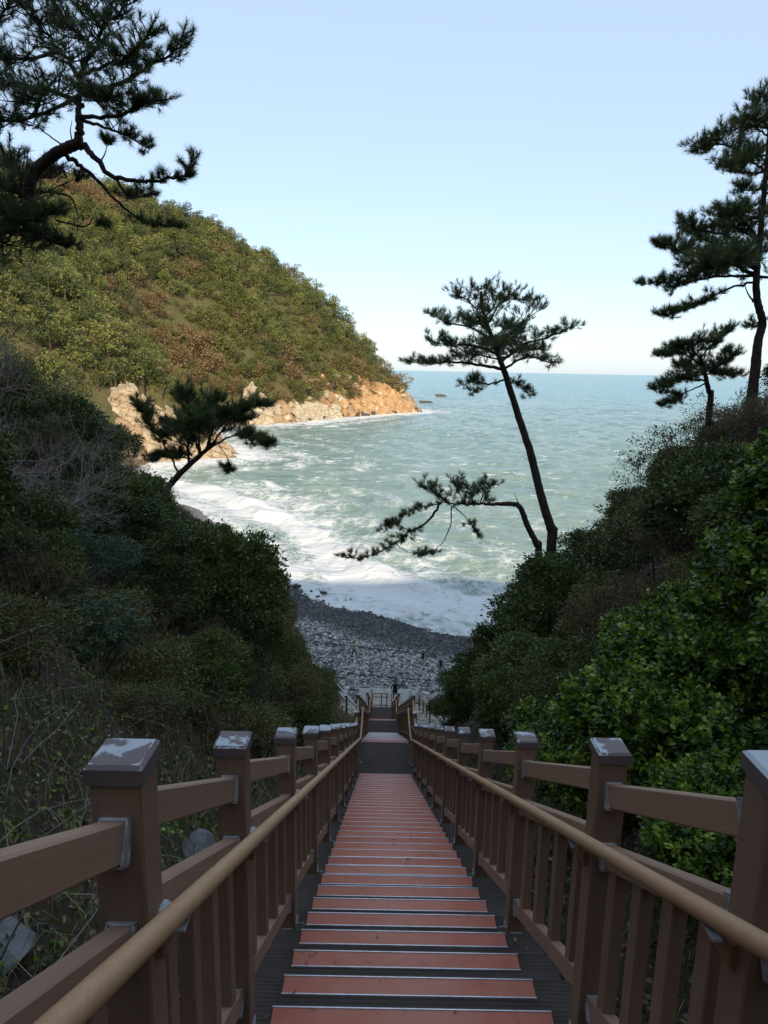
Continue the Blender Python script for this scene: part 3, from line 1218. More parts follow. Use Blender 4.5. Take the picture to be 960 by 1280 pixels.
def bare_mesh(name, mat, R, n0=7, lev=4, r0=.022, up=.8, kink=.3, buds=0, split=3):
    """leafless shrub: crooked stems that keep forking into fine twigs"""
    mb = MB()
    tips = []

    def grow(p, d, L, r, l):
        pts = [p]
        for _ in range(3):
            d = unit(d+rng.normal(0, kink*.5, 3)+np.array((0, 0, .06)))
            pts.append(pts[-1]+d*L/3)
        mb.tube(pts, np.linspace(r, r*.55, 4), 4 if l < 2 else 3, 0, False)
        if l >= lev:
            tips.append((pts[-1], d))
            tips.append((pts[-2], d))
            return
        for k in range(split if l < lev-1 else split+1):
            f = rng.uniform(.35, 1)
            q = pts[-1] if k == 0 else pts[1]*(1-f)+pts[-1]*f
            grow(q, unit(d+rng.normal(0, .55, 3)), L*rng.uniform(.55, .8), r*.55, l+1)
    for k in range(n0):
        a = rng.uniform(0, 2*PI)
        tl = rng.uniform(.25, 1.)
        grow(np.array((math.cos(a)*.1*R, math.sin(a)*.1*R, -.3*R)), unit(np.array((math.cos(a)*tl, math.sin(a)*tl, up))), R*rng.uniform(.6, .85), r0, 0)
    bm = None
    if buds:
        b2 = MB()
        T = np.array([t for t, _ in tips])
        D = np.array([q for _, q in tips])
        T, D = np.repeat(T, buds, 0), np.repeat(D, buds, 0)
        leaves(b2, T+rng.normal(0, .035, T.shape), D+rng.normal(0, .8, D.shape), .045, .3)
        bm = b2.mesh('leaves', M_LOLIVE)
    return mb.mesh(name, mat), bm


KINDS = {}
KBIG = {}                                # for wide crowns: more and smaller leaves
for kd, mat, args in (('dark', M_LDARK, dict(R=1., nclump=430, per=20, leaf=.085, lw=.24)),
                      ('blue', M_LBLUE, dict(R=1., nclump=330, per=16, leaf=.095, lw=.16, rosette=True)),
                      ('olive', M_LOLIVE, dict(R=1., nclump=330, per=17, leaf=.06, lw=.24, rough=.55)),
                      ('red', M_LRED, dict(R=1., nclump=330, per=12, leaf=.05, lw=.25, rough=.5)),
                      ('green', M_LBRIGHT, dict(R=1., nclump=350, per=16, leaf=.075, lw=.26)),
                      ('bright', M_LBRIGHT, dict(R=1., nclump=2600, per=10, leaf=.044, lw=.28, rosette=True, rough=.55, fill=.35))):
    KINDS[kd] = []
    KBIG[kd] = []
    for v in range(1 if kd == 'green' else 2):
        cm, C = crown_mesh('foliage', mat, **args)
        tm = stems_mesh(C, 1., M_TWIGB, 12, .028, 170 if kd in ('red', 'olive') else 60)
        KINDS[kd].append((cm, tm))
        if kd != 'bright':
            a2 = dict(args, nclump=int(args['nclump']*1.5), leaf=args['leaf']*.72, rc=args.get('rc', .11)*.55)
            if a2.pop('rosette', False): a2.update(per=18)
            cm, C = crown_mesh('foliage', mat, **a2)
            KBIG[kd].append((cm, stems_mesh(C, 1., M_TWIGB, 14, .022, 260 if kd in ('red', 'olive') else 90)))
BARE = {'grey': [bare_mesh('twigs', M_TWIG, 1., 9, 4, .02, .9) for _ in range(2)],
        'brown': [bare_mesh('twigs', M_TWIGB, 1., 8, 4, .016, .55, .45) for _ in range(2)],
        'bud': [bare_mesh('twigs', M_TWIGB, 1., 10, 4, .014, 1.0, .35, 3)]}


def hit(px, py, rp, k=.6):
    """where the sight line of a photo pixel meets the land raised by k times the plant's own radius"""
    best = (1e9,)
    for Yt in np.arange(2.2, 44, .12):
        p = at(px, py, Yt)
        R = rp*Yt/FPX
        gap = p[2]-float(ground(p[0], p[1]))-k*R
        if gap < best[0]: best = (gap, p, R, Yt)
        if gap < 0: break
    return best[1:]


# outline of the planting on both banks as the photo shows it
OUT_L = np.array([(-200, 380), (0, 428), (60, 457), (100, 484), (130, 518), (170, 572), (195, 615), (230, 650), (290, 668), (345, 698), (368, 745), (374, 790), (392, 840), (440, 885)], float)
OUT_R = np.array([(543, 885), (560, 850), (590, 795), (650, 735), (665, 690), (720, 612), (760, 577), (820, 530), (880, 490), (960, 452), (1200, 380)], float)


def too_tall(x, y, R, sq=1.):
    gz = float(ground(x, y))
    for dx, dz in ((-.75, .75), (-.4, 1.15), (0, 1.36), (.4, 1.15), (.75, .75), (-.95, .5), (.95, .5)):
        p = np.array((x+dx*R, y, gz+dz*R*sq))
        zc = p@FW
        if zc < .5: continue
        u, v = 480+FPX*(p@RT)/zc, 640-FPX*(p@UP)/zc
        o = OUT_L if x < 0 else OUT_R
        if o[0, 0] < u < o[-1, 0]:
            if v < np.interp(u, o[:, 0], o[:, 1])-5: return True
        elif 440 < u < 543 and v < 890: return True
    return False


def shrub(p, R, kind, label, cat='shrub', group=None, sq=1., name=None):
    """a bush whose foot stands on the land under p"""
    gz = float(ground(p[0], p[1]))
    nm = name or ('bare_shrub' if kind in BARE else 'shrub')
    root = empty(nm, (p[0], p[1], gz+.05*R), rng.uniform(0, 6.28), label, cat, group)
    root.scale = (R, R, R*sq)
    if kind in BARE:
        tw, bm = BARE[kind][rng.integers(len(BARE[kind]))]
        link('twigs', tw, root)
        if bm: link('leaves', bm, root)
    else:
        src = KBIG if R > 1.1 and KBIG[kind] else KINDS
        cm, tm = src[kind][rng.integers(len(src[kind]))]
        link('foliage', cm, root)
        link('stems', tm, root)
    return root


FEATURES = [
    # px, py, radius px, kind, squash, label
    (40, 590, 100, 'grey', 1.0, 'large grey leafless shrub fanning its twigs over the left edge'),
    (55, 545, 70, 'grey', 1.1, 'tall bare shrub with pale twigs under the yellowish treetop'),
    (20, 640, 75, 'grey', .8, 'pale bare shrub low at the left edge'),
    (230, 805, 55, 'brown', .8, 'leafless thicket above the fresh green shrub'),
    (95, 650, 60, 'grey', .7, 'smaller bare grey shrub below the large leafless one'),
    (25, 470, 75, 'olive', 1.1, 'yellowish green treetop at the upper left edge behind bare twigs'),
    (105, 560, 55, 'dark', .9, 'dark round evergreen bush between the bare shrub and the small pine'),
    (165, 612, 42, 'dark', .8, 'dark bush at the foot of the small leaning pine'),
    (150, 655, 78, 'dark', .6, 'flat topped wind clipped dark shrub jutting toward the surf'),
    (90, 700, 66, 'blue', .7, 'bluish green shrub below the wind clipped one'),
    (115, 800, 72, 'blue', .85, 'blue green shrub with upright leaf whorls on the left bank above the big post'),
    (30, 800, 70, 'olive', .8, 'yellow green leafy shrub at the left edge above the first post'),
    (250, 845, 50, 'green', .8, 'fresh green leafy shrub low on the left bank'),
    (240, 690, 72, 'red', .9, 'reddish brown shrub standing against the white surf'),
    (310, 735, 68, 'red', 1., 'large rusty brown twiggy shrub at the outer end of the left bank'),
    (300, 690, 52, 'red', 1., 'tall brown shrub with fine bare tips against the surf'),
    (345, 735, 42, 'red', 1., 'outermost brown shrub over the wash at the end of the left bank'),
    (20, 660, 60, 'dark', .9, 'dark bush at the left edge below the large grey bare shrub'),
    (45, 735, 55, 'olive', .9, 'olive bush at the left edge above the blue green shrub'),
    (345, 800, 50, 'red', .8, 'brown shrub just above the pebble beach'),
    (200, 785, 60, 'brown', .7, 'thin leafless thicket between the blue green and brown shrubs'),
    (120, 715, 60, 'brown', .6, 'tangle of bare pinkish twigs in the middle of the left bank'),
    (370, 850, 45, 'olive', .7, 'olive bush on the dry slope above the lower stairs'),
    (200, 740, 60, 'dark', .8, 'dark bush in the middle of the left bank under bare branches'),
    (300, 850, 55, 'dark', .8, 'dark bush above the third left post'),
    (170, 880, 55, 'olive', .6, 'low olive bush behind the second left post'),
    (850, 600, 95, 'bud', 1.1, 'large olive twiggy shrub just coming into bud on the right bank'),
    (830, 690, 70, 'bud', .9, 'lower olive budding shrub above the bright green bush'),
    (925, 480, 58, 'bud', .9, 'thin twiggy shrub on the crest under the right pine'),
    (888, 520, 42, 'olive', .9, 'olive shrub hiding the foot of the small crest pine'),
    (915, 505, 40, 'dark', .9, 'dark shrub between the two pines on the right crest'),
    (930, 545, 70, 'red', .8, 'brown shrub on the crest at the right edge'),
    (760, 590, 58, 'dark', .9, 'dark evergreen bush on the skyline beside the tall pine'),
    (820, 545, 52, 'dark', .9, 'dark bush on the crest below the small right pine'),
    (700, 665, 58, 'dark', .9, 'dark bush at the foot of the tall leaning pine'),
    (740, 720, 75, 'dark', .8, 'dark leafy bush in the middle of the right bank'),
    (690, 745, 55, 'dark', .9, 'dark bush at the outer right bank over the foam'),
    (668, 800, 55, 'dark', .9, 'dark bush above the right side of the pebble beach'),
    (640, 850, 44, 'dark', .9, 'lowest dark bush beside the bottom stairs'),
    (665, 850, 75, 'dark', .8, 'dark bush in the deep shade left of the bright green shrub'),
]
feat = []
for px, py, rp, kd, sq, lb in FEATURES:
    p, R, Yt = hit(px, py, rp)
    R *= 1.14
    kb = 1.5 if kd in BARE else 1.
    while R > .4 and too_tall(p[0], p[1], R*kb, sq): R *= .93
    shrub(p, R, kd, lb, 'shrub', None, sq)
    feat.append((p[0], p[1], R))
# bright green broadleaf shrubs close to the right railing
for x, y, zc, R, lb in ((2.75, 5.3, .0, 1.15, 'bright green broadleaf shrub nearest the right railing'),
                        (2.6, 7.4, .0, 1.1, 'bright green shrub behind the third right post'),
                        (4.2, 6.4, .35, 1.35, 'tall bright green shrub rising up the right edge'),
                        (2.25, 3.7, 0., .72, 'low bright green shrub beside the big right post'),
                        (3.6, 4.3, .1, 1.0, 'bright green shrub filling the right edge behind the nearest post'),
                        (3.9, 8.6, .0, 1.1, 'bright green shrub at the back of the clump'),
                        (3.35, 6.1, .1, 1.15, 'bright green shrub in the middle of the clump'),
                        (5.4, 7.6, .2, 1.3, 'highest bright green shrub of the clump at the right edge'),
                        (2.9, 9.6, .0, 1.1, 'farthest bright green shrub next to the dark bushes')):
    R *= 1.16
    r_ = shrub((x, y), R, 'bright', lb)
    r_.location.z += zc
    feat.append((x, y, R))

FILLK = {('left', 0): (('dark', .25), ('olive', .35), ('blue', .15), ('brown', .15), ('grey', .1)),
         ('left', 1): (('dark', .5), ('red', .18), ('olive', .17), ('brown', .15)),
         ('right', 0): (('dark', .75), ('olive', .1), ('red', .1), ('brown', .05)),
         ('right', 1): (('dark', .85), ('olive', .1), ('brown', .05))}
KL = {'dark': 'dark evergreen shrub', 'olive': 'olive green shrub', 'blue': 'blue green shrub', 'red': 'brown leaved shrub', 'brown': 'leafless brown shrub',
      'grey': 'leafless grey shrub'}
placed = list(feat)
MARKS = [(40, 575, 'the large grey bare shrub'), (25, 475, 'the yellowish left treetop'), (204, 618, 'the small leaning pine'), (115, 800, 'the blue green whorled shrub'),
         (300, 690, 'the tall brown shrub'), (160, 950, 'the first left post'), (288, 930, 'the second left post'), (353, 925, 'the third left post'), (410, 880, 'the dry grass slope'),
         (370, 800, 'the pebble beach'), (250, 845, 'the fresh green shrub'), (690, 660, 'the tall leaning pine'), (673, 690, 'the bent pine'), (888, 495, 'the small crest pine'),
         (944, 455, 'the right edge pine'), (850, 600, 'the budding olive shrub'), (800, 900, 'the bright green shrubs'), (600, 850, 'the bottom stairs'), (765, 950, 'the second right post'), (655, 930, 'the third right post')]
used_labels = {}


def where_label(kind, x, y, R, nm):
    p = np.array((x, y, float(ground(x, y))+.6*R))
    zc = p@FW
    u, v = 480+FPX*(p@RT)/zc, 640-FPX*(p@UP)/zc
    sqz = float(np.random.default_rng(int(1000*abs(x)+y*77)).uniform(.68, 1.12))
    kind = ('flat topped ' if sqz < .8 else 'round ' if sqz < .98 else 'upright ')+kind
    sz = 'low' if R*FPX/zc < 28 else 'large' if R*FPX/zc > 60 else 'mid sized'
    best = None
    for d, mx, my, mn in sorted((math.hypot(u-a, v-b), a, b, c) for a, b, c in MARKS):
        rel = ('just beside' if d < 35 else ('left of' if u < mx else 'right of') if abs(u-mx) > abs(v-my) else ('above' if v < my else 'below'))
        for form in ('%s %s %s %s' % (sz, kind, rel, mn), '%s %s well %s %s' % (sz, kind, rel, mn), 'second %s %s %s %s' % (sz, kind, rel, mn), 'third %s %s %s %s' % (sz, kind, rel, mn)):
            if form not in used_labels and (d < 420):
                used_labels[form] = 1
                return form if len(form.split()) > 11 else form+' on the %s bank' % nm
    return '%s %s in the thicket on the %s bank' % (sz, kind, nm)


# shrubs along the outer edge of both banks
for OUT, nm, us in ((OUT_L, 'left', np.arange(150, 400, 15)), (OUT_R, 'right', np.arange(566, 900, 26))):
    for u in us:
        for row in (0, 1):
            rp = rng.uniform(30, 44)
            v = np.interp(u, OUT[:, 0], OUT[:, 1])+rp*(.8+1.1*row)
            p, R, Yt = hit(u+rng.uniform(-6, 6), v, rp)
            sqz = float(np.random.default_rng(int(1000*abs(p[0])+p[1]*77)).uniform(.68, 1.12))
            while R > .5 and too_tall(p[0], p[1], R, sqz): R *= .94
            if abs(p[0]-.16) < R+1.2 or p[1] > 43.5: continue
            kd = ('red', 'olive', 'dark', 'dark', 'red')[rng.integers(5)] if nm == 'left' else ('dark', 'dark', 'dark', 'olive')[rng.integers(4)]
            shrub(p, R, kd, where_label(KL[kd], p[0], p[1], R, nm), 'shrub', '%ss along the edge of the %s bank' % (KL[kd], nm), sqz)
            placed.append((p[0], p[1], R*.8))
cnt = 0
tries = 0
while cnt < 330 and tries < 40000:
    tries += 1
    sd = -1 if rng.random() < .5 else 1
    y = 3+51*rng.random()
    a = 1.6+14*rng.random()**1.15
    x = .16+sd*(1.0+a)
    R = rng.uniform(.75, 1.35) if y < 14 else rng.uniform(1.2, 2.1)
    if sd < 0 and y < 9 and a < 3.4: continue
    if sd > 0 and y < 9.5 and a < 4.6: continue
    if a < R*1.0+.5: continue
    if y > 44 and a < 6+(y-44)*.5: continue
    if sd > 0 and y > 27 and a < R*1.1+4.0*float(sstep(25, 38, y)): continue
    sqz = float(np.random.default_rng(int(1000*abs(x)+y*77)).uniform(.68, 1.12))
    while R > .6 and too_tall(x, y, R, sqz): R *= .9
    if too_tall(x, y, R, sqz): continue
    if any((x-q)**2+(y-w_)**2 < (.5*(R+r))**2 for q, w_, r in placed): continue
    z1 = 0 if y < 20 else 1
    nm = 'left' if sd < 0 else 'right'
    ks, ps = zip(*FILLK[(nm, z1)])
    kd = ks[rng.choice(len(ks), p=np.array(ps)/sum(ps))]
    lb = where_label(KL[kd], x, y, R, nm)
    shrub((x, y), R, kd, lb, 'shrub', '%ss in the %s bank thicket %s' % (KL[kd], nm, 'above' if z1 == 0 else 'below'), sqz)
    placed.append((x, y, R))
    cnt += 1

# ------------------------------------------------------------------ grass, litter and dead twigs on the banks


def blades(n, xf, mat, name, lmin, lmax, wd, lean=.8, tint=None):
    x, y = xf(n)
    z = ground(x, y)
    a = rng.uniform(0, 2*PI, n)
    d = np.stack([np.cos(a), np.sin(a), np.zeros(n)], -1)
    L = rng.uniform(lmin, lmax, n)[:, None]
    ln = rng.uniform(.2, 1, n)[:, None]*lean
    s_ = np.stack([-np.sin(a), np.cos(a), np.zeros(n)], -1)*wd
    b = np.stack([x, y, z-.02], -1)
    m1 = b+(np.array((0, 0, .5))+d*.15*ln)*L
    m2 = b+(np.array((0, 0, .8))+d*.5*ln)*L
    t = b+(np.array((0, 0, .8))*(1-.45*ln)+d*(.95*ln))*L
    V = np.stack([b-s_, b+s_, m1-s_*.9, m1+s_*.9, m2-s_*.6, m2+s_*.6, t], 1)
    o = 7*np.arange(n)[:, None]
    mb = MB()
    tt = np.repeat(rng.random(n), 7)
    mb.add(V.reshape(-1, 3), np.concatenate([o+np.array([[0, 1, 3, 2]]), o+np.array([[2, 3, 5, 4]])]), 0, tt)
    mb.f.append(o+np.array([[4, 5, 6]]))
    mb.m.append(np.zeros(n, int))
    return tag(mb.build(name, mat), kind='stuff')


def near_left(n):
    y = .6+17*rng.random(n)**1.3
    return .16-(1.02+(3.6+.08*y)*rng.random(n)**.9), y


def near_right(n):
    y = 1.0+15*rng.random(n)
    return .16+(1.1+2.2*rng.random(n)), y


def slope_left(n):
    y = 18+25*rng.random(n)
    return .16-(1.1+3.6*rng.random(n)), y


blades(7500, near_left, M_DRY, 'dry_grass', .15, .5, .0035, 1.0)
blades(3000, near_left, M_GRASS, 'green_grass', .12, .36, .005, .9)
blades(1500, near_right, M_DRY, 'dry_grass', .08, .25, .003, 1.0)
blades(9000, slope_left, M_DRY, 'dry_grass', .3, .8, .012, .9)


def litter(n, xf, name, mats, size):
    x, y = xf(n)
    P = np.stack([x, y, ground(x, y)+rng.uniform(.01, .05, n)], -1)
    D = rng.normal(0, 1, (n, 3))*np.array((1, 1, .35))
    mb = MB()
    leaves(mb, P, D, size, .3, 0)
    return tag(mb.build(name, mats), kind='stuff')


def banks(n):
    y = 1+44*rng.random(n)
    s_ = np.where(rng.random(n) < .5, -1, 1)
    return .16+s_*(1.1+12*rng.random(n)), y


litter(9000, near_left, 'leaf_litter', M_DRY, .06)
litter(7000, near_right, 'leaf_litter', M_LRED, .06)
litter(14000, banks, 'leaf_litter', M_LRED, .12)


def cover(n, xf, mat, name, leaf, per=9, hh=.16):
    x, y = xf(n)
    C = np.stack([x, y, ground(x, y)+rng.uniform(.03, hh, n)], -1)
    P = np.repeat(C, per, 0)+rng.normal(0, .05, (n*per, 3))
    D = rng.normal(0, 1, P.shape)+np.array((0, 0, .8))
    mb = MB()
    leaves(mb, P, D, leaf, .3, 0)
    return tag(mb.build(name, mat), kind='stuff')


cover(900, near_left, M_LBRIGHT, 'ground_cover', .055)
cover(300, near_left, M_LDARK, 'ground_cover', .07)
cover(220, near_right, M_LDARK, 'ground_cover', .06)

mb = MB()
for k in range(420):
    x, y = near_left(1)
    x, y = x[0]-.1, y[0]
    p = np.array((x, y, float(ground(x, y))+rng.uniform(.0, .12)))
    d = unit(rng.normal(0, 1, 3)*np.array((1, 1, .45))+np.array((.0, 0, .25)))
    L = rng.uniform(.3, 1.2)
    pts = [p]
    for _ in range(4):
        d = unit(d+rng.normal(0, .16, 3)+np.array((0, 0, -.05)))
        pts.append(pts[-1]+d*L/4)
    pts = [q for q in pts if q[0] < -.72]
    if len(pts) > 2: mb.tube(pts, np.linspace(.005, .002, len(pts))*rng.uniform(.6, 1.5), 4, 0, False)
tag(mb.build('dead_twigs', M_TWIG), kind='stuff')

nl_ = 260
kk_ = rng.integers(-4, 36, nl_)
lx = np.where(rng.random(nl_) < .6, np.where(rng.random(nl_) < .5, rng.uniform(-.6, -.38, nl_), rng.uniform(.74, .92, nl_)), rng.uniform(-.42, .76, nl_))
P = np.stack([lx, Y0+kk_*RUN-rng.uniform(.02, .33, nl_), Z0-kk_*RISE+.014], -1)
mb = MB()
leaves(mb, P, rng.normal(0, 1, (nl_, 3))*np.array((1, 1, .12)), .035, .25, 0, None, .05)
tag(mb.build('fallen_leaves', M_DRY), kind='stuff')

# ------------------------------------------------------------------ pines


def smooth_path(P, n):
    P = np.asarray(P, float)
    if len(P) < 3: return np.array([P[0]*(1-t)+P[-1]*t for t in np.linspace(0, 1, n)])
    Q = np.vstack([2*P[0]-P[1], P, 2*P[-1]-P[-2]])
    out = []
    for t in np.linspace(0, len(P)-1-1e-6, n):
        k = int(t)
        u = t-k
        a, b, c, d = Q[k:k+4]
        out.append(.5*(2*b+(c-a)*u+(2*a-5*b+4*c-d)*u*u+(3*b-a-3*c+d)*u**3))
    return np.array(out)


def pine(label, Y, trunk, limbs, tuft=.13, twig=.42, dens=1., need=26, wdt=.0035, base=True, group=None):
    """trunk and limbs are traced as pixel paths (x, y, depth offset in m) at the distance Y; radii in m.
    limbs: (path, r0, from which share of the path it carries needles, twig length factor)"""
    def W(path):
        return np.array([at(q[0], q[1], Y+(q[2] if len(q) > 2 else 0)) for q in path])
    tp, r0, r1 = trunk
    T = W(tp)
    if base:
        gz = float(ground(T[0][0], T[0][1]))
        foot = np.array((T[0][0]+(T[0][0]-T[1][0])*.15, T[0][1], min(gz-.3, T[0][2]-.3)))
        T = np.vstack([foot, T])
    o = T[0].copy()
    root = empty('pine_tree', tuple(o), 0, label, 'tree', group)
    mb = MB()
    TP = smooth_path(T, 8*len(T))
    TP[1:-1] += rng.normal(0, r0*.035, TP[1:-1].shape)
    mb.tube(TP-o, np.linspace(r0, r1, len(TP))*(1+rng.normal(0, .02, len(TP))), 10)
    mb.build('trunk', M_BARK, root, True)
    lb, nb = MB(), MB()
    TT, TD, TC = [], [], []
    for path, r, t0, tl in limbs:
        L = W(path)
        k = max(8, 5*len(L))
        P = smooth_path(L, k)
        ln = np.linalg.norm(np.diff(P, axis=0), axis=1).sum()
        P[1:-1] += rng.normal(0, .018*ln/3, P[1:-1].shape)
        lb.tube(P-o, np.linspace(r, r*.22, k), 6, 0, False)
        if t0 >= 1: continue
        nt = max(8, int(ln*(1-t0)/.085*dens*(3.4 if Y < 15 else 3.3)))
        for q in range(nt):
            t = t0+(1-t0)*(q+rng.random())/nt
            f = t*(k-1)
            i0 = min(int(f), k-2)
            p = P[i0]*(1-f+i0)+P[i0+1]*(f-i0)
            dr = unit(P[i0+1]-P[i0])
            a = rng.uniform(0, 2*PI)
            d = unit(dr*rng.uniform(.2, .9)+np.array((math.cos(a), math.sin(a), rng.uniform(-.12, .55)))*.95)
            l = twig*tl*rng.uniform(.5, 1.4)*(1-.42*t)
            e = p+d*l+np.array((0, 0, .1*l))
            m = (p+e)/2-np.array((0, 0, .04*l))
            lb.tube(np.array([p, m, e])-o, [.014*tl, .009, .005], 3, 0, False)
            ct = rng.beta(2, 2.2)
            for s_ in range(4):
                if s_ == 0: tp_, td = e, unit(d+np.array((0, 0, .55)))
                else:
                    g = rng.uniform(.35, 1)
                    sd = unit(d*.6+rng.normal(0, .6, 3)+np.array((0, 0, .35)))
                    bb = p+(e-p)*g
                    tp_ = bb+sd*l*rng.uniform(.18, .42)
                    td = unit(sd+np.array((0, 0, .6)))
                    lb.tube(np.array([bb, tp_])-o, [.007, .004], 3, 0, False)
                TT.append(tp_)
                TD.append(td)
                TC.append(np.clip(ct+rng.normal(0, .12), 0, 1))
        TT.append(P[-1]); TD.append(unit(P[-1]-P[-2]+np.array((0, 0, .3)))); TC.append(.6)
    lb.build('branches', M_BARK, root)
    needles(nb, np.array(TT)-o, np.array(TD), tuft, wdt, need, 0, 1.15, np.array(TC))
    nb.build('needles', M_NEEDLE, root)
    return root


# old pine leaning in from the upper left
pine('old crooked pine leaning in at the upper left corner', 12,
     ([(-110, 420, .3), (-60, 350, .2), (-5, 290, 0), (24, 272, 0), (41, 252, 0), (37, 232, 0), (50, 208, 0), (75, 189, 0), (96, 180, 0)], .12, .085),
     [([(96, 180), (100, 162), (98, 138), (101, 108), (103, 75, .2)], .075, .75, 1),
      ([(101, 104), (85, 76, .3), (60, 46, .5), (35, 15, .6), (12, -14, .8)], .04, .2, 1.2),
      ([(103, 76), (122, 60, -.3), (127, 36, -.5), (150, 15, -.6), (165, -8, -.6)], .04, .15, 1.),
      ([(100, 110), (125, 112, .3), (153, 103, .5), (187, 81, .5), (215, 68, .4), (229, 42, .3)], .045, .3, .8),
      ([(103, 146), (147, 145, -.5), (169, 133, -.8), (202, 124, -.9)], .035, .3, .75),
      ([(103, 132), (62, 112, .5), (16, 108, .8), (-25, 104, 1)], .045, .2, 1.25),
      ([(75, 64), (30, 74, -.4), (-18, 70, -.8)], .035, .1, 1.2),
      ([(102, 150), (132, 160, .4), (160, 171, .7), (186, 186, .8)], .03, .4, .65),
      ([(101, 95), (135, 82, -.4), (160, 72, -.9), (185, 40, -1.)], .03, .3, .85),
      ([(120, 60), (95, 40, .4), (75, 22, .7)], .03, .1, 1.1),
      ([(127, 36), (110, 12, .2), (100, -10, .3)], .03, .1, 1.1),
      ([(98, 120), (60, 140, -.6), (20, 150, -1), (-20, 145, -1.2)], .035, .3, 1.1),
      ([(100, 118), (122, 125, -.8), (140, 120, -1.3)], .025, .2, .9),
      ([(45, 140, -.6), (48, 125, -.9), (20, 128, -1.2)], .025, .1, 1.0),
      ([(96, 180), (106, 185), (125, 203, -.2), (144, 222, -.3), (170, 225, -.3), (194, 226, -.3), (231, 219, -.3), (239, 199, -.3)], .055, .66, .55),
      ([(144, 222, -.3), (152, 234, 0), (162, 246, .3), (195, 243, .5)], .025, .45, .6),
      ([(84, 195), (104, 210, .2), (125, 228, .3), (150, 256, .3), (184, 278, .3), (226, 284, .3)], .04, .72, .6),
      ([(50, 239), (84, 244), (95, 262), (97, 285), (92, 304)], .018, 1, 1),
      ([(58, 241), (75, 232, .3), (108, 220, .3)], .016, .7, .4),
      ([(70, 275, .2), (106, 283, .2), (118, 272, .2), (132, 280, .2)], .018, .85, .4),
      ([(-30, 250, .3), (0, 262, .2), (37, 284, 0), (62, 302, 0), (98, 308, 0)], .05, .2, .8),
      ([(30, 270), (15, 262, .4), (-10, 250, .6)], .05, .1, 1.3),
      ([(41, 250), (20, 240, .3), (-15, 228, .5)], .05, .1, 1.3),
      ([(36, 235), (25, 215, .4), (8, 195, .6)], .04, .15, 1.1),
      ([(24, 272), (45, 275, -.5), (70, 262, -.7)], .03, .2, .7),
      ([(20, 280), (10, 300, -.4), (-5, 312, -.6)], .03, .1, 1.1), ([(24, 270), (40, 292, .4), (58, 296, .6)], .03, .15, .9), ([(30, 250), (12, 258, -.5), (-10, 270, -.8)], .03, .1, 1.2), ([(38, 232), (52, 222, .4), (62, 212, .6)], .02, .2, .8),
      ([(84, 185), (56, 166), (40, 156), (24, 152)], .014, 1, 1),
      ([(92, 183), (88, 165), (90, 150)], .014, 1, 1),
      ([(125, 203, -.2), (132, 190, -.2), (134, 172, -.2)], .014, .7, .4),
      ([(-10, 60, .8), (0, 20, .8), (12, 8, .8)], .03, .2, 1.)],
     .12, .48, .85, 30, .0028)
# tall pine leaning against the sea
pine('tall leaning pine with a wide crown standing against the sea', 27,
     ([(690, 672), (689, 662), (677, 622), (662, 562), (647, 517), (632, 469), (625, 450), (614, 420), (604, 390), (601, 364)], .21, .05),
     [([(629, 461), (595, 456, .6), (561, 452, .9), (539, 455, 1), (512, 452, 1)], .07, .15, .75),
      ([(621, 442), (587, 431, -.7), (565, 433, -1), (538, 425, -1.2)], .06, .15, .85),
      ([(614, 424), (587, 409, .7), (557, 403, 1), (539, 391, 1.2)], .05, .15, .8),
      ([(608, 403), (591, 382, -.5), (571, 366, -.7)], .04, .1, .9),
      ([(604, 390), (600, 372), (598, 360)], .03, 0, 1.),
      ([(612, 402), (625, 379, .6), (640, 374, .8), (659, 376, 1)], .04, .15, .9),
      ([(621, 439), (644, 412, -.8), (672, 384, -1.2)], .05, .15, .95),
      ([(627, 452), (655, 431, .8), (689, 420, 1.2), (715, 408, 1.4)], .06, .15, .8),
      ([(631, 461), (659, 446, -.8), (692, 456, -1.2)], .05, .15, .8),
      ([(633, 469), (647, 480, .6), (664, 493, .9)], .03, .3, .6),
      ([(632, 474), (610, 480, -.5), (587, 478, -.9), (592, 491, -1)], .04, .25, .7),
      ([(621, 442), (620, 432, 1.5), (622, 428, 2.6)], .05, .15, 1.1),
      ([(621, 442), (622, 434, -1.5), (625, 430, -2.6)], .05, .15, 1.1),
      ([(614, 424), (630, 412, 1.2), (640, 408, 2)], .04, .15, 1.),
      ([(612, 415), (600, 405, -1.2), (592, 402, -1.9)], .04, .15, 1.),
      ([(625, 450), (598, 444, 1.2), (575, 445, 2)], .04, .2, .9),
      ([(625, 448), (648, 440, 1.2), (680, 436, 1.8)], .04, .2, .9),
      ([(606, 396), (615, 385, .5), (630, 360, .6)], .03, .2, .8),
      ([(645, 512), (636, 505), (632, 504)], .012, 1, 1),
      ([(668, 580), (655, 572), (650, 571)], .012, 1, 1),
      ([(676, 615), (663, 610), (655, 611)], .012, 1, 1)],
     .2, .85, .42, 26, .0055)
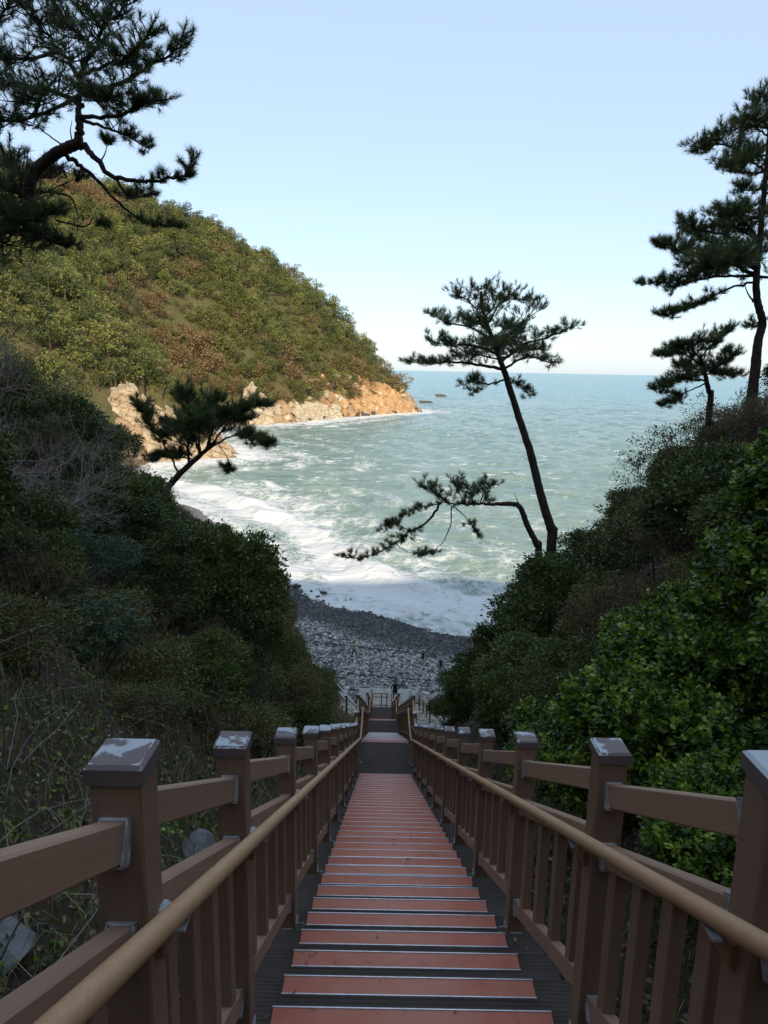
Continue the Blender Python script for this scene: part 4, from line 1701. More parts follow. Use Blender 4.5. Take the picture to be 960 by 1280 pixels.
pine('bent pine arching low over the surf beside the tall one', 27.5,
     ([(673, 690), (671, 681), (659, 656), (650, 634), (640, 630), (625, 630)], .15, .085),
     [([(625, 630), (610, 630), (580, 630, .2), (550, 628, .3)], .08, .3, .6),
      ([(552, 628, .3), (535, 651, .3), (512, 664, .3), (494, 679, .2), (456, 697, 0), (428, 694, 0)], .055, .3, .5),
      ([(565, 632, .2), (561, 664, .3), (546, 686, .4), (526, 694, .4)], .03, .72, .4),
      ([(569, 634, .2), (587, 652, .1), (597, 670, 0)], .025, .4, .45),
      ([(600, 630), (606, 612, -.5), (618, 606, -.8)], .03, .1, .65),
      ([(580, 629), (572, 610, .6), (568, 602, .9)], .03, .1, .7),
      ([(560, 629), (545, 615, -.6), (530, 608, -.9)], .03, .1, .65),
      ([(590, 629), (590, 614, 1), (580, 610, 1.4)], .03, .1, .7),
      ([(550, 630), (520, 636, .5), (485, 657, .6)], .03, .25, .55),
      ([(512, 664, .3), (492, 654, .8), (480, 662, 1)], .02, .2, .5),
      ([(494, 679, .2), (510, 690, .1), (535, 690, .1)], .02, .7, .4),
      ([(650, 634), (646, 624), (642, 616)], .03, 1, 1)],
     .2, .8, .45, 24, .0055)
# right edge
pine('large dark pine reaching in from the right edge of the crest', 22,
     ([(944, 462), (945, 452), (948, 424), (953, 403), (946, 372), (946, 341), (950, 300), (955, 240), (960, 190), (962, 148)], .16, .05),
     [([(944, 345), (913, 331, .4), (872, 341, .8), (838, 352, .9), (803, 353, 1)], .06, .2, .6),
      ([(945, 335), (906, 317, -.5), (862, 317, -.9), (844, 310, -1), (824, 304, -1.1)], .06, .2, .7),
      ([(947, 321), (906, 293, .5), (872, 288, .8), (858, 276, 1)], .05, .2, .75),
      ([(950, 300), (920, 268, -.6), (900, 272, -1)], .05, .1, .9),
      ([(946, 352), (913, 359, -.4), (879, 377, -.7), (851, 389, -.8), (829, 393, -.8)], .04, .35, .5),
      ([(957, 214), (937, 200, .3), (906, 180, .6), (886, 185, .7), (872, 187, .7)], .045, .2, .8),
      ([(958, 194), (934, 200, -.6), (903, 212, -1)], .035, .25, .75),
      ([(961, 160), (948, 138, .3), (941, 126, .4)], .03, .1, .8),
      ([(957, 235), (938, 238, -.4), (930, 232, -.6)], .03, .3, .6),
      ([(948, 310), (930, 320, 1.2), (900, 325, 2)], .05, .2, .9),
      ([(948, 330), (925, 330, -1.3), (890, 335, -2)], .05, .2, .9),
      ([(948, 318), (985, 300, .6), (1020, 300, 1)], .05, .2, .9),
      ([(946, 345), (990, 350, -.6), (1020, 352, -1)], .05, .2, .9),
      ([(952, 270), (935, 275, .6), (915, 292, 1)], .04, .1, .9),
      ([(955, 245), (975, 230), (1000, 220)], .04, .1, .9),
      ([(960, 170), (985, 150), (1000, 130)], .04, .1, .9),
      ([(962, 150), (958, 132), (955, 122)], .03, .1, .9),
      ([(961, 160), (935, 158, .4), (905, 166, .8), (885, 178, 1.)], .04, .2, .9),
      ([(946, 345), (905, 345, .6), (865, 352, 1.1), (840, 362, 1.3)], .05, .2, .75),
      ([(947, 325), (915, 306, 1.), (880, 300, 1.6), (868, 292, 1.8)], .05, .2, .85),
      ([(946, 338), (920, 320, -1), (890, 322, -1.8), (860, 330, -2.2)], .05, .2, .85),
      ([(949, 305), (932, 290, .8), (905, 282, 1.4)], .04, .15, 1.),
      ([(957, 215), (930, 215, .9), (905, 200, 1.5)], .04, .15, .9),
      ([(955, 245), (945, 262, .6), (925, 262, 1.)], .03, .2, .8),
      ([(960, 170), (945, 160, -.6), (935, 150, -1.)], .03, .15, .9),
      ([(958, 205), (945, 190, 1), (925, 192, 1.5)], .03, .1, .9),
      ([(942, 378), (934, 365), (930, 352)], .03, 1, 1),
      ([(952, 402), (944, 404), (940, 408)], .02, .3, .5)],
     .19, .8, .62, 26, .0055)
pine('small pine on the crest left of the large right edge pine', 25,
     ([(888, 500), (886, 489), (879, 458), (875, 445)], .12, .05),
     [([(879, 458), (851, 441, .4), (827, 445, .6)], .04, .1, .6),
      ([(882, 476), (848, 474, -.5), (820, 488, -.8)], .04, .15, .55),
      ([(876, 446), (893, 428, .3), (912, 411, .4)], .03, .15, .45),
      ([(886, 465), (906, 451, -.3), (916, 441, -.5)], .03, .1, .5),
      ([(884, 478), (850, 494, .6), (827, 506, .7)], .03, .4, .45),
      ([(877, 450), (860, 432, -.4), (850, 434, -.6)], .03, .1, .6),
      ([(882, 468), (900, 466, .6), (915, 470, .8)], .03, .1, .6),
      ([(882, 468), (865, 458, 1), (855, 460, 1.5)], .03, .1, .7)],
     .19, .9, .95, 26, .0055)
pine('small windswept pine leaning over the water at the left', 24,
     ([(200, 625), (204, 617), (225, 592), (247, 572), (270, 551)], .17, .06),
     [([(225, 593), (207, 560, .4), (188, 527, .6), (172, 503, .7)], .04, .35, .5),
      ([(236, 581), (236, 530, -.4), (232, 488, -.6)], .05, .35, .7),
      ([(257, 563), (270, 530, .3), (300, 512, .5), (327, 506, .6)], .05, .2, .8),
      ([(260, 562), (290, 545, -.3), (318, 549, -.5), (336, 556, -.6)], .04, .35, .55),
      ([(245, 575), (215, 570, .6), (188, 574, 1)], .03, .2, .6),
      ([(270, 551), (284, 572, -.2), (286, 588, -.2)], .02, .7, .35),
      ([(250, 568), (250, 540, 1), (262, 520, 1.6)], .05, .2, 1.),
      ([(250, 568), (242, 545, -1), (240, 525, -1.6)], .05, .2, 1.),
      ([(262, 560), (285, 530, .9), (305, 525, 1.3)], .04, .2, .9),
      ([(240, 570), (225, 545, .8), (215, 530, 1.)], .04, .2, .85),
      ([(262, 556), (265, 520), (262, 498)], .04, .25, .85)],
     .21, .9, 1.0, 26, .006)

# ------------------------------------------------------------------ wood on the headland


def far_pine(seed):
    r = np.random.default_rng(seed)
    H = 9.
    cb = MB()
    tb = MB()
    tb.tube([(0, 0, -1.5), (r.normal(0, .15), r.normal(0, .15), H*.45), (r.normal(0, .4), r.normal(0, .4), H*.92)], [.2, .15, .06], 5)
    P, D, T = [], [], []
    for k in range(r.integers(7, 10)):
        zc = H*(.42+.56*k/9.)+r.normal(0, .25)
        sp = 2.9*(1.05-.75*(k/9.)**1.6)
        a = r.uniform(0, 6.28)
        q = r.uniform(.25, .75)*sp
        c = np.array((math.cos(a)*q, math.sin(a)*q, zc))
        tb.tube([(0, 0, zc-.7), c], [.07, .03], 3, 0, False)
        n = int(64*sp/2)
        u = unit(r.normal(0, 1, (n, 3)))*r.uniform(.5, 1, (n, 1))**.5
        P.append(c+u*np.array((sp*.62, sp*.62, .5)))
        D.append(u*np.array((1, 1, .5))+r.normal(0, .35, (n, 3))+np.array((0, 0, .3)))
        T.append(np.clip(r.normal(.5, .12)+r.normal(0, .18, n), 0, 1))
    leaves(cb, np.concatenate(P), np.concatenate(D), .42, .32, 0, np.concatenate(T))
    return cb.mesh('crown', M_FPINE), tb.mesh('trunk', M_FBARK)


def far_round(mat, R, H, n, leaf, seed):
    r = np.random.default_rng(seed)
    cb, tb = MB(), MB()
    tb.tube([(0, 0, -1), (r.normal(0, .2), r.normal(0, .2), H*.7)], [.16, .05], 5)
    nc = 26
    d = unit(r.normal(0, 1, (nc, 3)))
    c = d*r.uniform(.55, 1, (nc, 1))*np.array((R, R, R*.75))+np.array((0, 0, H-R*.6))
    c[:, 2] = np.maximum(c[:, 2], .4)
    for q in c[:8]: tb.tube([(0, 0, H*.2), q], [.07, .03], 3, 0, False)
    k = n//nc
    u = unit(r.normal(0, 1, (nc*k, 3)))
    P = np.repeat(c, k, 0)+u*R*.3*r.uniform(.5, 1, (nc*k, 1))
    leaves(cb, P, u+np.repeat(d, k, 0)*.5+np.array((0, 0, .3)), leaf, .36, 0, np.clip(np.repeat(r.random(nc), k)*.6+r.random(nc*k)*.4, 0, 1))
    return cb.mesh('crown', mat), tb.mesh('trunk', M_FBARK)


FT = {'pine': [far_pine(s_) for s_ in (1, 2, 3)],
      'broad': [far_round(M_FBROAD, 2.5, 4.2, 360, .5, 4), far_round(M_FBROAD, 2.0, 3.0, 300, .45, 5)],
      'rust': [far_round(M_FAUT, 3.2, 6.0, 420, .5, 6), far_round(M_FAUT, 2.3, 3.4, 300, .45, 7)]}
# candidate spots, evenly jittered
gx, gy = np.meshgrid(np.arange(-300, 40, 3.5), np.arange(92, 640, 3.5))
fx = gx.ravel()+rng.uniform(-1.7, 1.7, gx.size)
fy = gy.ravel()+rng.uniform(-1.7, 1.7, gx.size)
fd = coast_dist(fx, fy)
fz = hill(fx, fy)
fpx = np.array((480+FPX*(np.stack([fx, fy, fz], -1)@RT)/(np.stack([fx, fy, fz], -1)@FW)))
ok = (fd > 8+fbm(fx*.05, fy*.05, 3)*7) & (fpx > -60) & (fpx < 700) & (fz > -21) & (fd < 240) & ~((fx > -88) & (fx < -48) & (fy > 198) & (fy < 232) & (fd < 13))
# thin what the ridge hides
e1 = (hill(fx*.93, fy*.93)-3)/np.hypot(fx, fy)/.93
ok &= ~((e1 > (fz+9)/np.hypot(fx, fy)) & (coast_dist(fx*.93, fy*.93) > 20))
fx, fy, fz, fd = fx[ok], fy[ok], fz[ok], fd[ok]
n1 = fbm(fx*.03+5, fy*.03, 4)
n2 = fbm(fx*.022+50, fy*.022+9, 4)
u_ = rng.random(len(fx))
kind = np.where((n1 > .31) & (fy > 290), 2, np.where(n2 > .25, 1, 0))
kind = np.where(u_ < .09, 1, np.where(u_ > .96, 2, kind))
kind = np.where((fd < 24) & (fy > 230) & (u_ < .75), np.where(u_ < .4, 1, 2), kind)
# pines need more room than bushes
keep = np.where(kind == 0, rng.random(len(fx)) < .85, rng.random(len(fx)) < .85)
fx, fy, fz, fd, kind = fx[keep], fy[keep], fz[keep], fd[keep], kind[keep]
rngd = np.hypot(fx, fy)
TL_ = {0: ('pine', 'pine_tree', 'dark green umbrella pine in the wood on the sunlit headland', 'pines on the headland', 150),
       1: ('broad', 'broadleaf_tree', 'light green rounded tree among the pines on the headland', 'green broadleaf trees on the headland', 70),
       2: ('rust', 'autumn_tree', 'rust brown rounded tree among the pines on the headland', 'rust brown trees on the headland', 70)}
single = np.zeros(len(fx), bool)
for kk, (key, nm, lb, gp, cnt) in TL_.items():
    ids = np.where(kind == kk)[0]
    # the ones that show largest: nearest and not behind the left bank
    vis = fpx_ok = (480+FPX*fx[ids]/fy[ids] > 10)
    ids = ids[np.argsort(rngd[ids]+np.where(vis, 0, 500)+np.where(fy[ids] < 180, 500, 0))][:cnt]
    single[ids] = True
    for q in ids:
        cm, tm = FT[key][rng.integers(len(FT[key]))]
        sc = rng.uniform(.8, 1.25)*(1+.8*rng.random()**3)
        root = empty(nm, (fx[q], fy[q], fz[q]-.2), rng.uniform(0, 6.28), lb, 'tree', gp)
        root.scale = (sc, sc, sc*rng.uniform(.85, 1.15))
        link('crown', cm, root)
        link('trunk', tm, root)


def forest(pts, kinds):
    """the rest of the far wood as one object: the same trees set on points"""
    me = bpy.data.meshes.new('forest')
    me.vertices.add(len(pts))
    me.vertices.foreach_set('co', pts.ravel())
    for nm, tp, val in (('pick', 'INT', kinds), ('turn', 'FLOAT', rng.uniform(0, 6.28, len(pts))), ('size', 'FLOAT', rng.uniform(.75, 1.25, len(pts))*(1+.8*rng.random(len(pts))**3))):
        a = me.attributes.new(nm, tp, 'POINT')
        a.data.foreach_set('value', val)
    o = link('forest', me)
    g = bpy.data.node_groups.new('forest', 'GeometryNodeTree')
    g.interface.new_socket('Geometry', in_out='INPUT', socket_type='NodeSocketGeometry')
    g.interface.new_socket('Geometry', in_out='OUTPUT', socket_type='NodeSocketGeometry')
    gi, go = g.nodes.new('NodeGroupInput'), g.nodes.new('NodeGroupOutput')
    iop = g.nodes.new('GeometryNodeInstanceOnPoints')
    jn = g.nodes.new('GeometryNodeJoinGeometry')
    protos = []
    for key in ('pine', 'broad', 'rust'):
        for cm, tm in FT[key]: protos.append([next(x for x in bpy.data.objects if x.data == m) for m in (cm, tm)])
    # joined in reverse: the join node lists its links last to first
    for pr in protos[::-1]:
        j2 = g.nodes.new('GeometryNodeJoinGeometry')
        for ob in pr:
            oi = g.nodes.new('GeometryNodeObjectInfo')
            oi.inputs['Object'].default_value = ob
            g.links.new(oi.outputs['Geometry'], j2.inputs[0])
        gt = g.nodes.new('GeometryNodeGeometryToInstance')
        g.links.new(j2.outputs[0], gt.inputs[0])
        g.links.new(gt.outputs[0], jn.inputs[0])
    def at_(nm, tp):
        x = g.nodes.new('GeometryNodeInputNamedAttribute')
        x.data_type = tp
        x.inputs['Name'].default_value = nm
        return x.outputs[0]
    g.links.new(gi.outputs[0], iop.inputs['Points'])
    g.links.new(jn.outputs[0], iop.inputs['Instance'])
    iop.inputs['Pick Instance'].default_value = True
    g.links.new(at_('pick', 'INT'), iop.inputs['Instance Index'])
    cx = g.nodes.new('ShaderNodeCombineXYZ')
    g.links.new(at_('turn', 'FLOAT'), cx.inputs['Z'])
    g.links.new(cx.outputs[0], iop.inputs['Rotation'])
    g.links.new(at_('size', 'FLOAT'), iop.inputs['Scale'])
    g.links.new(iop.outputs[0], go.inputs[0])
    md = o.modifiers.new('forest', 'NODES')
    md.node_group = g
    return tag(o, kind='stuff')


rest = ~single
kk = kind[rest]
pick = np.where(kk == 0, rng.integers(0, 3, rest.sum()), np.where(kk == 1, 3+rng.integers(0, 2, rest.sum()), 5+rng.integers(0, 2, rest.sum())))
forest(np.stack([fx[rest], fy[rest], fz[rest]-.2], -1), pick.astype(np.int32))
print('far trees', len(fx), 'single', single.sum())

# ------------------------------------------------------------------ rocks and cliffs


def rock_mesh(name, mat, seed, sub=2, cuts=12, sq=.75, rough=.06):
    r = np.random.default_rng(seed)
    V, F = ico(sub)
    V = V*(1+r.normal(0, rough, (len(V), 1)))
    for _ in range(cuts):
        nrm = unit(r.normal(0, 1, 3))
        h = r.uniform(.42, .85)
        d = V@nrm
        V = V-np.maximum(d-h, 0)[:, None]*nrm
    V = V*np.array((1, r.uniform(.7, 1), sq))
    return MB().add(V, F).mesh(name, mat)


def hull_mesh(name, mat, seed, n=16, boxy=.5):
    """sharp angular lump: the hull of points scattered near the faces of a box"""
    import bmesh
    r = np.random.default_rng(seed)
    P = r.uniform(-1, 1, (n, 3))
    ax = r.integers(0, 3, n)
    P[np.arange(n), ax] = np.sign(P[np.arange(n), ax])*r.uniform(1-.35*(1-boxy), 1, n)
    if boxy > .6:
        c = np.array([(i, j, k) for i in (-1, 1) for j in (-1, 1) for k in (-1, 1)], float)*r.uniform(.58, 1, (8, 3))
        P = np.vstack([P*.98, c])
    else: P = unit(P)*r.uniform(.75, 1.05, (n, 1))
    bm = bmesh.new()
    for p in P: bm.verts.new(p)
    h = bmesh.ops.convex_hull(bm, input=bm.verts)
    bmesh.ops.delete(bm, geom=[v for v in bm.verts if not v.link_faces], context='VERTS')
    bmesh.ops.bevel(bm, geom=bm.edges[:], offset=.035, segments=1, affect='EDGES')
    me = bpy.data.meshes.new(name)
    bm.to_mesh(me)
    bm.free()
    me.materials.append(mat)
    return me


RO = [hull_mesh('rock', M_ROCKO, k, 18) for k in range(6)]
RTN = [hull_mesh('rock', M_ROCKT, k+20, 18) for k in range(6)]
RD = [rock_mesh('rock', M_ROCKD, k+40, 3, 18, .8, .03) for k in range(3)]
seg = COAST[11:23]
nrock = 0
tr = 0
while nrock < 250 and tr < 20000:
    tr += 1
    x, y = rng.uniform(-90, 32), rng.uniform(210, 512)
    d = float(coast_dist(np.array([x]), np.array([y]))[0])
    tip = y > 415
    if not (-2.0 < d < (20 if tip else 8)): continue
    if not tip and rng.random() < .55: continue
    sc = rng.uniform(.9, 2.4)*(1.5 if tip else 1.15)
    z_ = float(hill(np.array([x]), np.array([y]))[0]) if d > 0 else SEA+.1
    wetr = d < .6
    src = RD if wetr and rng.random() < .6 else RO if tip and rng.random() < .7 else RTN
    me = src[rng.integers(len(src))]
    o = link('rock', me, None, (x, y, z_+sc*.1), (rng.normal(0, .3), rng.normal(0, .3), rng.uniform(0, 6.28)), (sc*rng.uniform(.9, 1.5), sc*rng.uniform(.8, 1.2), sc*rng.uniform(.7, 1.2)))
    if tip: tag(o, 'angular orange brown rock heaped on the sunlit tip of the headland', 'rock', 'rocks on the tip of the headland')
    else: tag(o, 'angular pale tan rock at the foot of the headland by the white water', 'rock', 'rocks along the foot of the headland')
    nrock += 1


def cliff(label, spots, layers, mat, seed, lean=.55, dip=.35, hs=1.9, ws=2.8, amp=1.5):
    """fractured face: tilted strata crossed by joints, every bed and block standing out by its own amount"""
    r = np.random.default_rng(seed)
    P = np.array(spots, float)
    sl = np.hypot(*np.diff(P, axis=0).T)
    cs = np.concatenate([[0], np.cumsum(sl)])
    tot = cs[-1]
    tab = r.random((200, 400))
    ss = np.arange(0, tot, .32)
    Hs = np.interp(ss/tot, [a for a, _ in layers], [b for _, b in layers])
    cell = np.floor(ss/2.3).astype(int)
    Hs = Hs*(1+(tab[3, cell % 400]-.5)*.22)+fbm(ss*.5, ss*0+seed, 3)*1.2
    tt = np.linspace(-.06, 1.0, 64)
    Sg, Tg = np.meshgrid(ss, tt)
    Zg = Tg*Hs[None, :]
    wob = fbm(Sg*.12, Zg*.12+seed, 3)*1.6
    q = (Zg+dip*Sg+wob)/hs
    k = np.floor(q).astype(int)
    m = np.floor((Sg-.25*Zg+tab[1, k % 400]*9+fbm(Sg*.3, Zg*.3, 2)*.8)/(ws*(.6+.9*tab[2, k % 400]))).astype(int)
    fr = q-k
    d = amp*(.55*tab[4, k % 400]+.75*tab[(k*7+m*3) % 200, (m*13+k) % 400])
    d = d-.5*np.exp(-((fr-.02)/.06)**2)+fbm(Sg*.9, Zg*.9, 4)*.35
    x = np.interp(Sg, cs, P[:, 0])
    y = np.interp(Sg, cs, P[:, 1])
    tx, ty = np.gradient(x, axis=1), np.gradient(y, axis=1)
    ln = np.hypot(tx, ty)+1e-9
    nx_, ny_ = ty/ln, -tx/ln
    back = lean*np.maximum(Zg, 0)*(.8+.4*fbm(Sg*.15, Zg*.15+5, 3))
    top = sstep(.93, 1.0, Tg)*4.0
    X = x+nx_*(d-back-top)
    Y = y+ny_*(d-back-top)
    V = np.stack([X-P[0][0], Y-P[0][1], Zg-.25*Hs[None, :]*0], -1).reshape(-1, 3)
    n_, m_ = Sg.shape
    a, b = np.meshgrid(np.arange(n_-1), np.arange(m_-1), indexing='ij')
    F = np.stack([a*m_+b, a*m_+b+1, (a+1)*m_+b+1, (a+1)*m_+b], -1).reshape(-1, 4)
    o = MB().add(V, F).build('cliff', mat)
    o.location = (P[0][0], P[0][1], SEA)
    return tag(o, label, 'cliff')


cliff('pale layered sandstone cliff behind the small leaning pine', [(-96, 200), (-84, 205), (-72, 209.5), (-61, 217), (-49, 226)],
      [(0, 15), (.2, 19), (.4, 22), (.6, 18), (.8, 10), (1, 3.5)], M_ROCKT, 5, .45)
cliff('square pale rock tower standing at the inner shore of the headland', [(-71, 357), (-64, 356), (-57, 362)],
      [(0, 12), (.06, 17), (.2, 19), (.42, 19), (.5, 15), (.85, 14), (1, 9)], M_ROCKT, 6, .16, .15, 3.2, 3.4, 1.8)
cliff('tan rock ledge under the trees in the middle of the headland shore', [(-47, 377), (-36, 398), (-25, 421)],
      [(0, 6), (.4, 9), (1, 7)], M_ROCKT, 8, .7)
cliff('steep orange rock face at the tip of the headland', [(-18, 436), (-4, 458), (10, 477), (20, 490)],
      [(0, 8), (.35, 17), (.65, 20), (.9, 11), (1, 4)], M_ROCKO, 9, .85, .5, 2.4, 3., 2.2)
for px, py, Yw, sc, lb in ((551, 489.5, 800, (9, 4, 4.2), 'lone dark rock awash far out beyond the headland tip'),
                          (532, 496, 640, (9, 4, 2.4), 'low dark reef just off the headland tip')):
    q = at(px, py, Yw)
    o = link('sea_rock', RD[0], None, (q[0], q[1], SEA+.3), (0, 0, .4), sc)
    tag(o, lb, 'rock')
for k, (px, py, sc) in enumerate(((404, 743, .45), (398, 748, .35), (389, 741, .3), (372, 735, .5), (381, 752, .3))):
    q = at(px, py, 90)
    q = q*(SEA/q[2])
    o = link('shore_rock', RD[k % 3], None, (q[0], q[1], SEA+.25), (0, 0, k), (sc*1.3, sc, sc*.8))
    tag(o, 'small dark rock in the white wash at the left end of the beach', 'rock', 'dark rocks in the wash')

# boulders beside the near left railing
BM = rock_mesh('boulder', M_ROCKG, 71, 3, 16, .8, .03)
BM2 = rock_mesh('boulder', M_ROCKG, 77, 3, 14, .75, .03)
for px, py, rp, me, lb in ((12, 1178, 62, BM, 'grey boulder at the left edge below the slanting rails'),
                          (246, 1062, 34, BM2, 'grey boulder between the first two left posts')):
    for Yt in np.arange(1.2, 9, .05):
        p = at(px, py, Yt)
        if p[2] < float(ground(p[0], p[1]))+.12: break
    R = rp*Yt/FPX
    o = link('boulder', me, None, (p[0], p[1], p[2]-.02), (.2, .1, 1.), (R, R*1.1, R*1.05))
    tag(o, lb, 'boulder')

# cables lying across the beach
for nm, pth, lb in (('upper', [(383, 800), (410, 804), (444, 808), (480, 812), (520, 815.5), (560, 818), (592, 819)], 'dark dashed cable lying across the beach behind the walkers'),
                    ('lower', [(392, 832), (420, 838), (450, 843), (490, 847), (540, 850), (585, 849.5), (640, 848.5)], 'dark dashed cable crossing the beach nearest the stairs')):
    pts = []
    for px, py in pth:
        for Yt in np.arange(46, 80, .1):
            p = at(px, py, Yt)
            if p[2] < float(ground(p[0], p[1]))+.35: break
        pts.append(p)
    pts = smooth_path(pts, 160)
    o0 = pts[0].copy()
    root = empty('cable', tuple(o0), 0, lb, 'cable', None)
    mb = MB(); mb.tube(pts-o0, .022, 5)
    mb.build('rope', M_DARKMETAL, root)
    k = 3
    while k < 150:
        n_ = int(rng.integers(4, 9))
        mb = MB(); mb.tube(pts[k:k+n_]-o0, .075, 6)
        mb.build('float_sleeve', M_DARKMETAL, root)
        k += n_+int(rng.integers(2, 6))

# ------------------------------------------------------------------ people


def mat_plain(name, c, rough=.8):
    n = N(name)
    f = n.noise(n.coord('Object', (1, 1, 1), True), 40, 4, .6)
    n.set('Base Color', n.mix(n.math('MULTIPLY', f, .4), c, tuple(x*.6 for x in c)))
    n.set('Roughness', rough)
    return n.m


M_SKIN = mat_plain('skin', (.42, .26, .19), .5)
M_HAIR = mat_plain('black_hair', (.012, .01, .01), .4)
M_BLACK = mat_plain('black_cloth', (.012, .012, .014))
M_NAVY = mat_plain('navy_cloth', (.02, .028, .042))
M_DENIM = mat_plain('dark_denim', (.02, .03, .055))
M_BEIGE = mat_plain('beige_cloth', (.40, .28, .18))
M_WHITE = mat_plain('white_cloth', (.62, .6, .56))
M_GREYGREEN = mat_plain('grey_green_cloth', (.22, .25, .21))
M_KHAKI = mat_plain('light_khaki_cloth', (.36, .31, .26))
M_GREYHAIR = mat_plain('grey_knit', (.25, .28, .32))


def person(loc, rz, H, label, mats, hair, legs=((-.10, .02), (.10, -.02)), arms=None, vest=False, hat=None):
    """one continuous skinned body; mats = (skin, top, trousers, shoes, sleeve); legs = foot offsets (x, y); +y is the way it faces"""
    h = H/1.72
    V, E, Rr = [], [], []
    def v(p, r, par=None):
        V.append(Vector(p)*h)
        Rr.append((r[0]*h, r[1]*h) if isinstance(r, tuple) else (r*h, r*h))
        if par is not None: E.append((par, len(V)-1))
        return len(V)-1
    pel = v((0, 0, .93), (.155, .11))
    bel = v((0, .01, 1.08), (.15, .105), pel)
    che = v((0, .0, 1.27), (.175, .115), bel)
    shl = v((0, -.01, 1.40), (.14, .085), che)
    nek = v((0, .0, 1.49), .055, shl)
    jaw = v((0, .03, 1.56), (.062, .07), nek)
    hed = v((0, .015, 1.63), (.078, .095), jaw)
    v((0, .01, 1.70), (.055, .065), hed)
    v((0, .125, 1.60), .014, jaw)           # nose
    for s, i in ((-1, 0), (1, 1)):
        fx_, fy_ = legs[i]
        hp = v((s*.09, 0, .86), .085, pel)
        kn = v((s*.10+fx_*.35, .02+fy_*.5, .49), .06, hp)
        an = v((s*.06+fx_, fy_, .09), .042, kn)
        he = v((s*.06+fx_, fy_+.02, .04), .042, an)
        v((s*.07+fx_, fy_+.19, .03), .032, he)
    hands = []
    A = arms or (((-.27, .02, 1.12), (-.26, .14, .88)), ((.27, .02, 1.12), (.26, .14, .88)))
    for s, (el, wr) in zip((-1, 1), A):
        sh = v((s*.19, -.01, 1.385), .062, shl)
        e_ = v(el, .044, sh)
        w_ = v(wr, .031, e_)
        d = (Vector(wr)-Vector(el)).normalized()
        si = d.cross(Vector((0, 0, 1)) if abs(d.z) < .8 else Vector((0, 1, 0))).normalized()
        pm = v(Vector(wr)+d*.06, (.032, .022), w_)
        hands.append(Vector(wr)*h)
        for k, (o_, ln) in enumerate(((-.027, .062), (-.009, .075), (.009, .07), (.026, .055))):
            a = v(Vector(wr)+d*.10+si*o_, .0085, pm)
            v(Vector(wr)+d*(.10+ln)+si*o_*1.2+Vector((0, .012, -.006)), .007, a)
        th = v(Vector(wr)+d*.055+si*.042, .01, pm)
        v(Vector(wr)+d*.10+si*.058, .008, th)
    me = bpy.data.meshes.new('body')
    me.from_pydata([tuple(q) for q in V], E, [])
    tmp = bpy.data.objects.new('body', me)
    COL.objects.link(tmp)
    sk = tmp.modifiers.new('skin', 'SKIN')
    sd = tmp.modifiers.new('sub', 'SUBSURF')
    sd.levels = sd.render_levels = 1
    for q, r in zip(me.skin_vertices[0].data, Rr): q.radius = r
    me.skin_vertices[0].data[0].use_root = True
    return tmp, dict(loc=loc, rz=rz, h=h, label=label, mats=mats, hair=hair, hands=hands, vest=vest, hat=hat)


def foot_on(px, py, Y0_=46, Y1_=80, lift=.0):
    for Yt in np.arange(Y0_, Y1_, .05):
        p = at(px, py, Yt)
        if p[2] < float(ground(p[0], p[1]))+.08: break
    return (p[0], p[1], p[2])


crew = []
crew.append(person(foot_on(442.5, 822.3), -1.9, 1.72, 'long haired person in a beige top and dark jeans walking on the pebbles',
                   (M_SKIN, M_BEIGE, M_DENIM, M_BLACK, M_BEIGE), 'long', ((-.06, .26), (.03, -.22)),
                   (((-.26, -.12, 1.13), (-.27, .06, .92)), ((.25, .15, 1.15), (.2, .3, 1.3)))))
crew.append(person(foot_on(528.5, 831.5), .3, 1.42, 'short person in a black vest over white sleeves on the beach',
                   (M_SKIN, M_BLACK, M_KHAKI, M_WHITE, M_WHITE), 'short', ((-.03, .03), (.05, -.02)),
                   (((-.33, .0, 1.16), (-.38, .16, 1.3)), ((.28, -.02, 1.12), (.29, .1, .9)))))
crew.append(person(foot_on(550.5, 843.5), .2, 1.62, 'person in a dark navy jacket and grey green trousers on the beach',
                   (M_SKIN, M_NAVY, M_GREYGREEN, M_BLACK, M_NAVY), 'short', ((-.05, .05), (.05, -.03)),
                   (((-.34, -.03, 1.16), (-.2, .14, 1.02)), ((.34, -.03, 1.16), (.2, .14, 1.02))), False, True))
crew.append(person((at(493.5, 885, L3Y+.62)[0], L3Y+.62, L3Z-.03), .05, 1.74, 'person all in black standing at the foot of the stairs facing the sea',
                   (M_SKIN, M_BLACK, M_BLACK, M_WHITE, M_BLACK), 'short', ((-.07, .03), (.07, -.03)),
                   (((-.29, .0, 1.12), (-.2, .2, 1.02)), ((.29, .0, 1.12), (.2, .2, 1.02)))))
dg = bpy.context.evaluated_depsgraph_get()
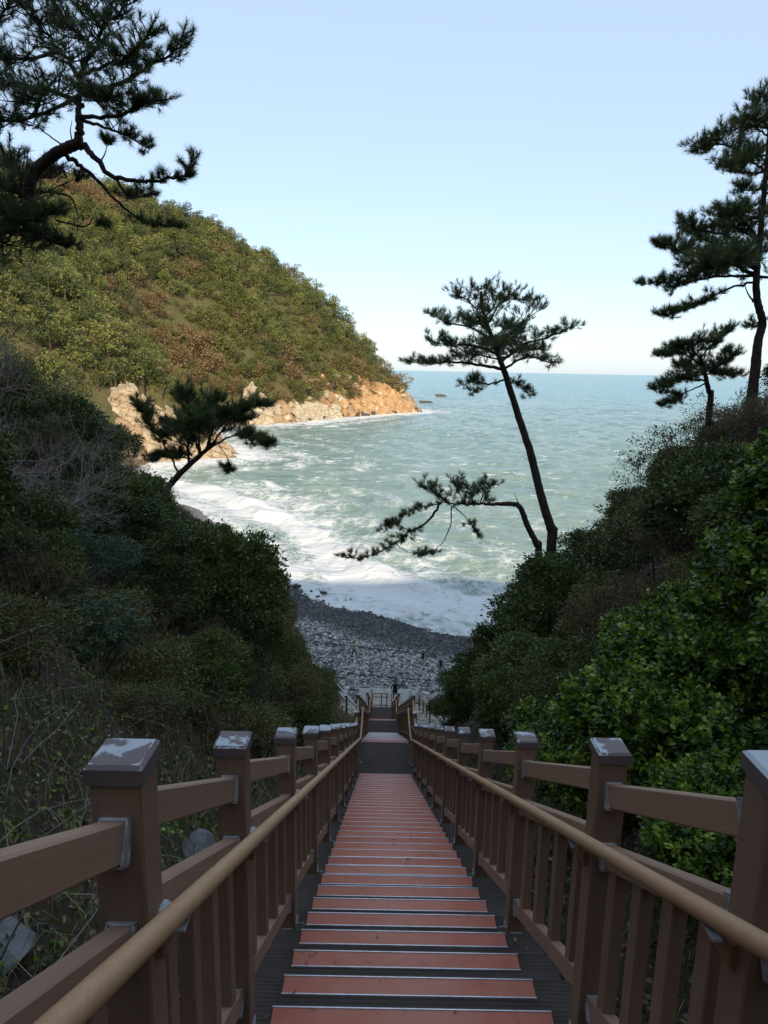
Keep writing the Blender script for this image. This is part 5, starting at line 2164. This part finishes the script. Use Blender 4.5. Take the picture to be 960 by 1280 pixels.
for tmp, c in crew:
    me = bpy.data.meshes.new_from_object(tmp.evaluated_get(dg))
    me.name = 'body'
    h = c['h']
    for m in c['mats']: me.materials.append(m)
    for p in me.polygons:
        q = p.center/h
        p.use_smooth = True
        hand = min((p.center-Vector(hh)).length for hh in c['hands'])/h
        if q.z > 1.475 or hand < .02 or any((p.center-hh).length/h < .21 and q.z < 3 and (p.center-hh).length/h < .2 and abs(q.x) > .12 and hand < .19 and q.z < hh.z/h+.2 and False for hh in c['hands']): k = 0
        elif abs(q.x) > .205 and q.z > .95: k = 4
        elif q.z > .88: k = 1
        elif q.z > .085: k = 2
        else: k = 3
        if abs(q.x) > .17 and q.z < 1.0 and q.z > .6: k = 4
        p.material_index = k
    # hands: whatever lies beyond the wrist
    for p in me.polygons:
        for hh in c['hands']:
            if (p.center-hh).length/h < .19 and abs(p.center.x) > .1*h and p.center.z > .7*h:
                # beyond the wrist along the forearm
                s = -1 if hh.x < 0 else 1
                if (p.center-Vector((s*.27*h, .02*h, 1.12*h))).length > (hh-Vector((s*.27*h, .02*h, 1.12*h))).length+.005*h: p.material_index = 0
    bpy.data.objects.remove(tmp)
    root = empty('person', c['loc'], c['rz'], c['label'], 'person', None)
    link('body', me, root)
    HV, HF = ico(3)
    hv = HV*np.array((.094, .108, .10))+np.array((0, -.004, 1.645))
    front = (HV[:, 1] > .35) & (HV[:, 2] < .35)
    hv[front] = hv[front]*np.array((.85, 1, 1))-np.array((0, .06, 0))
    hv[:, 2] = np.maximum(hv[:, 2], 1.58)
    if c['hair'] == 'long':
        back = (HV[:, 1] < .1) & (HV[:, 2] < -.1)
        hv[back, 2] = 1.60+HV[back, 2]*.3
        hv[back, 1] -= .03
    mb = MB(); mb.add(hv*h, HF)
    mb.build('hat' if c['hat'] else 'hair', M_GREYHAIR if c['hat'] else M_HAIR, root, True)
    mb = MB()
    for s in (-1, 1):
        mb = MB(); mb.add(HV[:]*.009*h+np.array((s*.03, .103, 1.625))*h, HF); mb.build('eye', M_HAIR, root, True)
        mb = MB(); mb.add(HV[:]*np.array((.012, .018, .03))*h+np.array((s*.083, .01, 1.61))*h, HF); mb.build('ear', M_SKIN, root, True)
    mb = MB(); mb.box(np.array((0, .095, 1.555))*h, np.array((.05, .012, .012))*h); mb.build('mouth', mat_plain('lips', (.3, .12, .1)), root)
